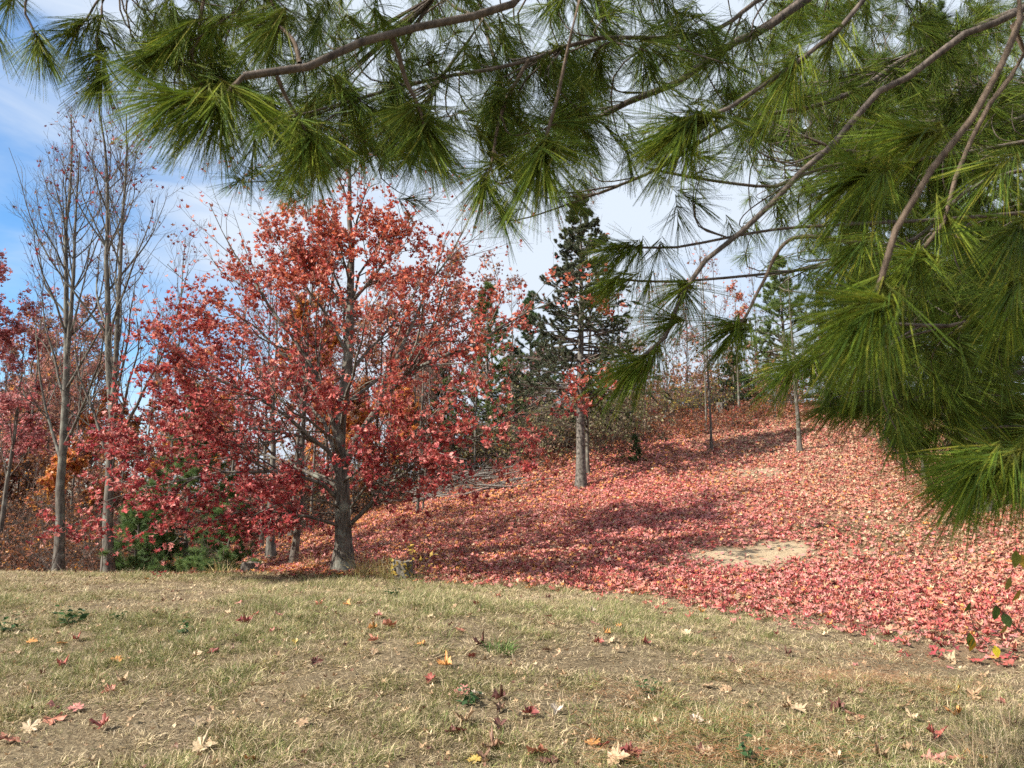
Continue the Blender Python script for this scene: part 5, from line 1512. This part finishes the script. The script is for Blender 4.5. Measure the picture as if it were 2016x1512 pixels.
hand = """75 85 1.83 285 1;85 95 1.83 300 1;72 78 1.83 260 .9;150 60 1.97 200 1.05;150 62 1.97 250 1;172 40 1.98 210 1;185 35 2.03 330 1;195 60 2.02 340 1.05;193 75 2.02 290 1;190 105 2.02 215 1;195 125 2.0 235 1;198 150 2.0 270 1.1;200 152 2.0 290 1.1;200 150 2.0 240 1
20 0 1.9 240 1;-10 60 1.9 300 1;0 -30 1.9 330 1
300 105 1.7 195 1.1;300 108 1.7 230 1;320 95 1.72 215 1;345 88 1.72 260 1;380 70 1.74 240 1;420 60 1.75 280 1;430 50 1.76 250 1;470 20 1.78 265 1;360 60 1.7 200 1
345 192 1.24 185 1.15;350 193 1.24 210 1.1;365 196 1.24 170 1;395 203 1.25 240 1;425 208 1.27 265 1.15;430 212 1.27 285 1.05;440 200 1.27 300 1;420 215 1.27 235 1.05;475 190 1.28 330 1
535 42 1.38 150 1;540 48 1.38 200 1;550 55 1.37 250 1;610 280 1.38 285 1.05;608 275 1.38 250 1.05;600 255 1.37 310 1;590 235 1.36 240 1;612 283 1.38 270 1
840 262 1.46 275 1.1;840 258 1.46 240 1;842 262 1.46 305 1.05;830 225 1.46 320 1;820 210 1.45 230 1
955 362 1.83 265 1.1;957 358 1.83 240 1;955 362 1.83 290 1;965 330 1.83 225 1;970 310 1.83 310 1
1065 308 1.25 265 1.15;1068 302 1.25 240 1.05;1064 308 1.25 285 1.1;1070 300 1.25 210 .95;1075 290 1.25 320 .95
1345 252 1.3 200 1.15;1345 252 1.3 225 1.15;1350 250 1.3 170 1.05;1365 242 1.3 240 1.1;1345 255 1.3 250 1.05;1385 235 1.3 150 1;1400 228 1.31 260 1
1720 602 .95 215 1.1;1722 606 .95 248 1.05;1712 606 .97 198 1.1;1722 598 .95 262 1.0;1716 598 .93 188 1.0
1800 512 1.36 220 1;1800 512 1.36 250 1;1810 508 1.36 190 1;1860 420 1.36 300 1
1245 720 1.72 195 1.1;1250 718 1.72 230 1.05;1262 712 1.72 175 1;1290 695 1.72 240 1;1275 705 1.72 210 1
1220 486 2.3 190 1.15;1222 487 2.3 220 1.1;1240 486 2.3 165 1.1;1260 487 2.3 240 1.05;1235 487 2.3 205 1.1;1300 487 2.3 255 1
1210 548 2.4 195 1.15;1212 549 2.4 230 1.1;1240 550 2.4 205 1.1;1280 553 2.4 245 1
1450 645 1.73 200 1.1;1450 647 1.73 220 1.1;1455 640 1.73 185 1;1448 645 1.73 240 1
1350 560 1.72 140 .9;1345 570 1.72 215 .95;1340 560 1.72 330 .9;1325 630 1.72 180 .95;1322 640 1.72 225 1
1925 908 1.2 200 1.15;1930 912 1.2 222 1.1;1945 915 1.23 192 1.1;1955 918 1.18 216 1.1;1975 912 1.2 205 1.1;2000 905 1.26 230 1.1;2014 895 1.2 262 1.05;1985 905 1.24 180 1.05;1962 912 1.3 238 1
1560 720 1.9 200 1.1;1565 720 1.9 225 1.1;1600 705 1.9 245 1.1;1640 690 1.9 215 1.1;1580 715 1.9 185 1;1700 660 1.92 230 1.1
1630 800 2.5 195 1.1;1650 800 2.5 215 1.1;1700 800 2.5 235 1.1;1760 795 2.52 205 1.1;1800 790 2.55 240 1.1;1850 780 2.57 260 1.1;1900 770 2.6 230 1.1;1680 800 2.5 170 1
1560 128 1.35 250 1.1;1562 130 1.35 225 1.1;1640 80 1.38 245 1.1;1650 60 1.38 220 1
1815 265 1.12 190 1.1;1818 266 1.12 210 1.1;1815 262 1.12 165 1;1695 345 1.15 190 1.1;1700 345 1.15 210 1.1;1740 340 1.1 200 1;1690 345 1.15 235 1
2010 440 1.1 195 1.1;2014 445 1.1 215 1.1;2000 560 1.25 215 1.1;1990 565 1.25 240 1.1;1960 330 1.3 230 1.1;1690 480 1.4 210 1.1;1700 478 1.4 235 1.1
1830 850 2.7 200 1.1;1850 850 2.7 230 1.1;1900 847 2.72 250 1.1;1950 845 2.75 225 1.1;2000 842 2.8 260 1.1"""
for ln in hand.split('\n'):
    for e_ in ln.split(';'):
        q = [float(x) for x in e_.split()]
        tuft(P(q[0], q[1], q[2]), q[3], q[4], .35)
# side shoots fill the crown: how thickly the needles stand in each part of the bough, one row per step downwards
DENS = """11113588888876665899999999999999
00112467777776666788888888888888
00001256666552667778888788888888
00000256677777777776666677899999
00000045667788776777755566899999
00000011245554455565533234789999
00000000001222333011002335899999
00000000000000000022111245899999
00000000000000000022000144899999
00000000000000000012110124899999
00000000000000000022101115899999
00000000000000000011010003799999
00000000000000000000000002589999
00000000000000000000000000146787
00000000000000000000000000000477
00000000000000000000000000000477
00000000000000000000000000000013""".split('\n')
cells = [(c, r, int(v)) for r, row in enumerate(DENS) for c, v in enumerate(row) if v != '0']
wts = np.array([c[2] ** 1.7 for c in cells], float)
NF = 520
twigs = []
right = np.array([(c >= 24) and (v >= 5) for c, r, v in cells])
wr = wts * right
for k_, k in enumerate(np.concatenate([rg.choice(len(cells), NF, p=wts / wts.sum()), rg.choice(len(cells), 620, p=wr / wr.sum())])):
    c, r, v = cells[k]
    px, py = (c + rg.random()) * 63, (r + rg.random()) * 63
    dlo, dhi = (1.75, 3.8) if px < 1480 else (2.4, 6.2)
    if k_ >= NF:
        dlo, dhi = 3.2, 6.6
    if py > 560:
        dlo = 2.0
    if px < 560:
        dlo, dhi = 1.65, 2.6
    d = dlo + (dhi - dlo) * rg.random() ** 1.0
    p = P(px, py, d)
    dd = np.linalg.norm(LPTS - p, axis=1) + .35 * np.clip(p[2] - LPTS[:, 2], 0, 9) + .25 * np.clip(p[0] - LPTS[:, 0], 0, 9)
    j = int(np.argmin(dd))
    a = LPTS[j]
    if np.linalg.norm(a - p) > .55:
        a2 = p + (a - p) / np.linalg.norm(a - p) * .55
        if rg.random() < .55:
            continue_from = a
    v_ = p - a
    Lk = np.linalg.norm(v_)
    m1 = a + LDIR[j] * Lk * .35 + v_ * .25
    m2 = a + LDIR[j] * Lk * .25 + v_ * .68 + np.array([0, 0, .03 * Lk])
    twigs.append((resample(np.array([a, m1, m2, p]), 8), np.linspace(min(max(.0025 + .004 * Lk, .003), LRAD[j] * .8), .0016, 9), LIX[j]))
    e = unit(p - m2)
    pit = math.degrees(math.asin(np.clip(-e[2], -1, 1))) + 14 + rg.normal(0, 14)
    ki = int(np.argmin([abs(pit - q) for q in PITCHES]))
    yaw = math.atan2(e[1], e[0]) + rg.normal(0, .3)
    tufts.append((p, ki, yaw, rg.uniform(.9, 1.12)))
    for side in range(int(rg.random() < .75) + int(rg.random() < .3)):
        t = int(rg.integers(4, 7))
        q_ = twigs[-1][0][t] + rg.normal(0, .03, 3)
        tufts.append((q_, int(rg.integers(0, 3)), yaw + rg.normal(0, 1.0), rg.uniform(.8, 1.05)))
for k, (p, r) in enumerate(limbs):
    gs = [(p[None], r[None], 8)]
    mine = [t for t in twigs if t[2] == k]
    if mine:
        gs.append((np.stack([t[0] for t in mine]), np.stack([t[1] for t in mine]), 4))
    link('bough', tubes_mesh('bough', gs, M_PINEBARK if r[0] > .011 else M_PINETWIG, pb), PT)
nview = len(tufts)
for k in range(560):         # unseen crown tufts added above the frame to shade the boughs below
    z = rg.uniform(3.0, 5.6)
    p = np.array((rg.uniform(-3.0, 1.6), rg.uniform(-1.6, 2.2), z))
    if PX(p)[1] > -130:
        p[2] += 1.3
    tufts.append((p, int(rg.integers(0, 3)), rg.uniform(0, 6.28), rg.uniform(1.3, 1.9)))
offp = LPTS[(PX(LPTS)[0] > 2050) & (LPTS[:, 2] > 1.4)]
for k in range(420):         # foliage along the boughs outside the frame, towards the trunk
    p = offp[int(rg.integers(0, len(offp)))] + rg.normal(0, .16, 3)
    if PX(p)[0] > 2060:
        tufts.append((p, int(rg.integers(0, 3)), rg.uniform(2.0, 4.3), rg.uniform(.9, 1.15)))
far_t = tufts[nview:]
tufts = tufts[:nview]
tufts.sort(key=lambda t: t[0][1])
for p, k, yaw, s in tufts[:300]:
    o = link('needle_tuft', TM[k][int(rg.integers(0, 4))], PT, p - pb)
    o.rotation_euler = (0, 0, yaw)
    o.scale = (s,) * 3
rest = tufts[300:] + far_t
VV, FF, CC, off = [], [], [], 0
for k in range(6):
    for v_ in range(4):
        sel = [t for i, t in enumerate(rest) if t[1] == k and i % 4 == v_]
        if not sel:
            continue
        me = TM[k][v_]
        nv = len(me.vertices)
        tv = np.empty(nv * 3, np.float32)
        me.vertices.foreach_get('co', tv)
        tv = tv.reshape(-1, 3)
        tcv = np.empty(nv * 4, np.float32)
        me.attributes['Col'].data.foreach_get('color', tcv)
        tcv = tcv.reshape(-1, 4)[:, :3]
        li = np.empty(len(me.loops), np.int32)
        me.loops.foreach_get('vertex_index', li)
        tf = li.reshape(-1, 4)
        yaw = np.array([t[2] for t in sel])
        c_, s_ = np.cos(yaw), np.sin(yaw)
        Z, O = np.zeros(len(sel)), np.ones(len(sel))
        M = np.stack([np.stack([c_, -s_, Z], -1), np.stack([s_, c_, Z], -1), np.stack([Z, Z, O], -1)], 1)
        v, f, _ = scatter(tv, [tf], M, np.array([t[3] for t in sel]), np.stack([t[0] for t in sel]) - pb)
        VV.append(v)
        FF.append(f[0] + off)
        CC.append((tcv[None] * rg.uniform(.75, 1.3, (len(sel), 1, 1))).reshape(-1, 3))
        off += len(v)
o = link('needles', make_mesh('needles', np.vstack(VV), FF, np.vstack(CC), False, M_NEEDLE), PT)
o['kind'] = 'stuff'
tot = 0
for me in {o.data for o in COL.objects if o.type == 'MESH'}:
    tot += len(me.loops) - 2 * len(me.polygons)
print('triangles', tot)
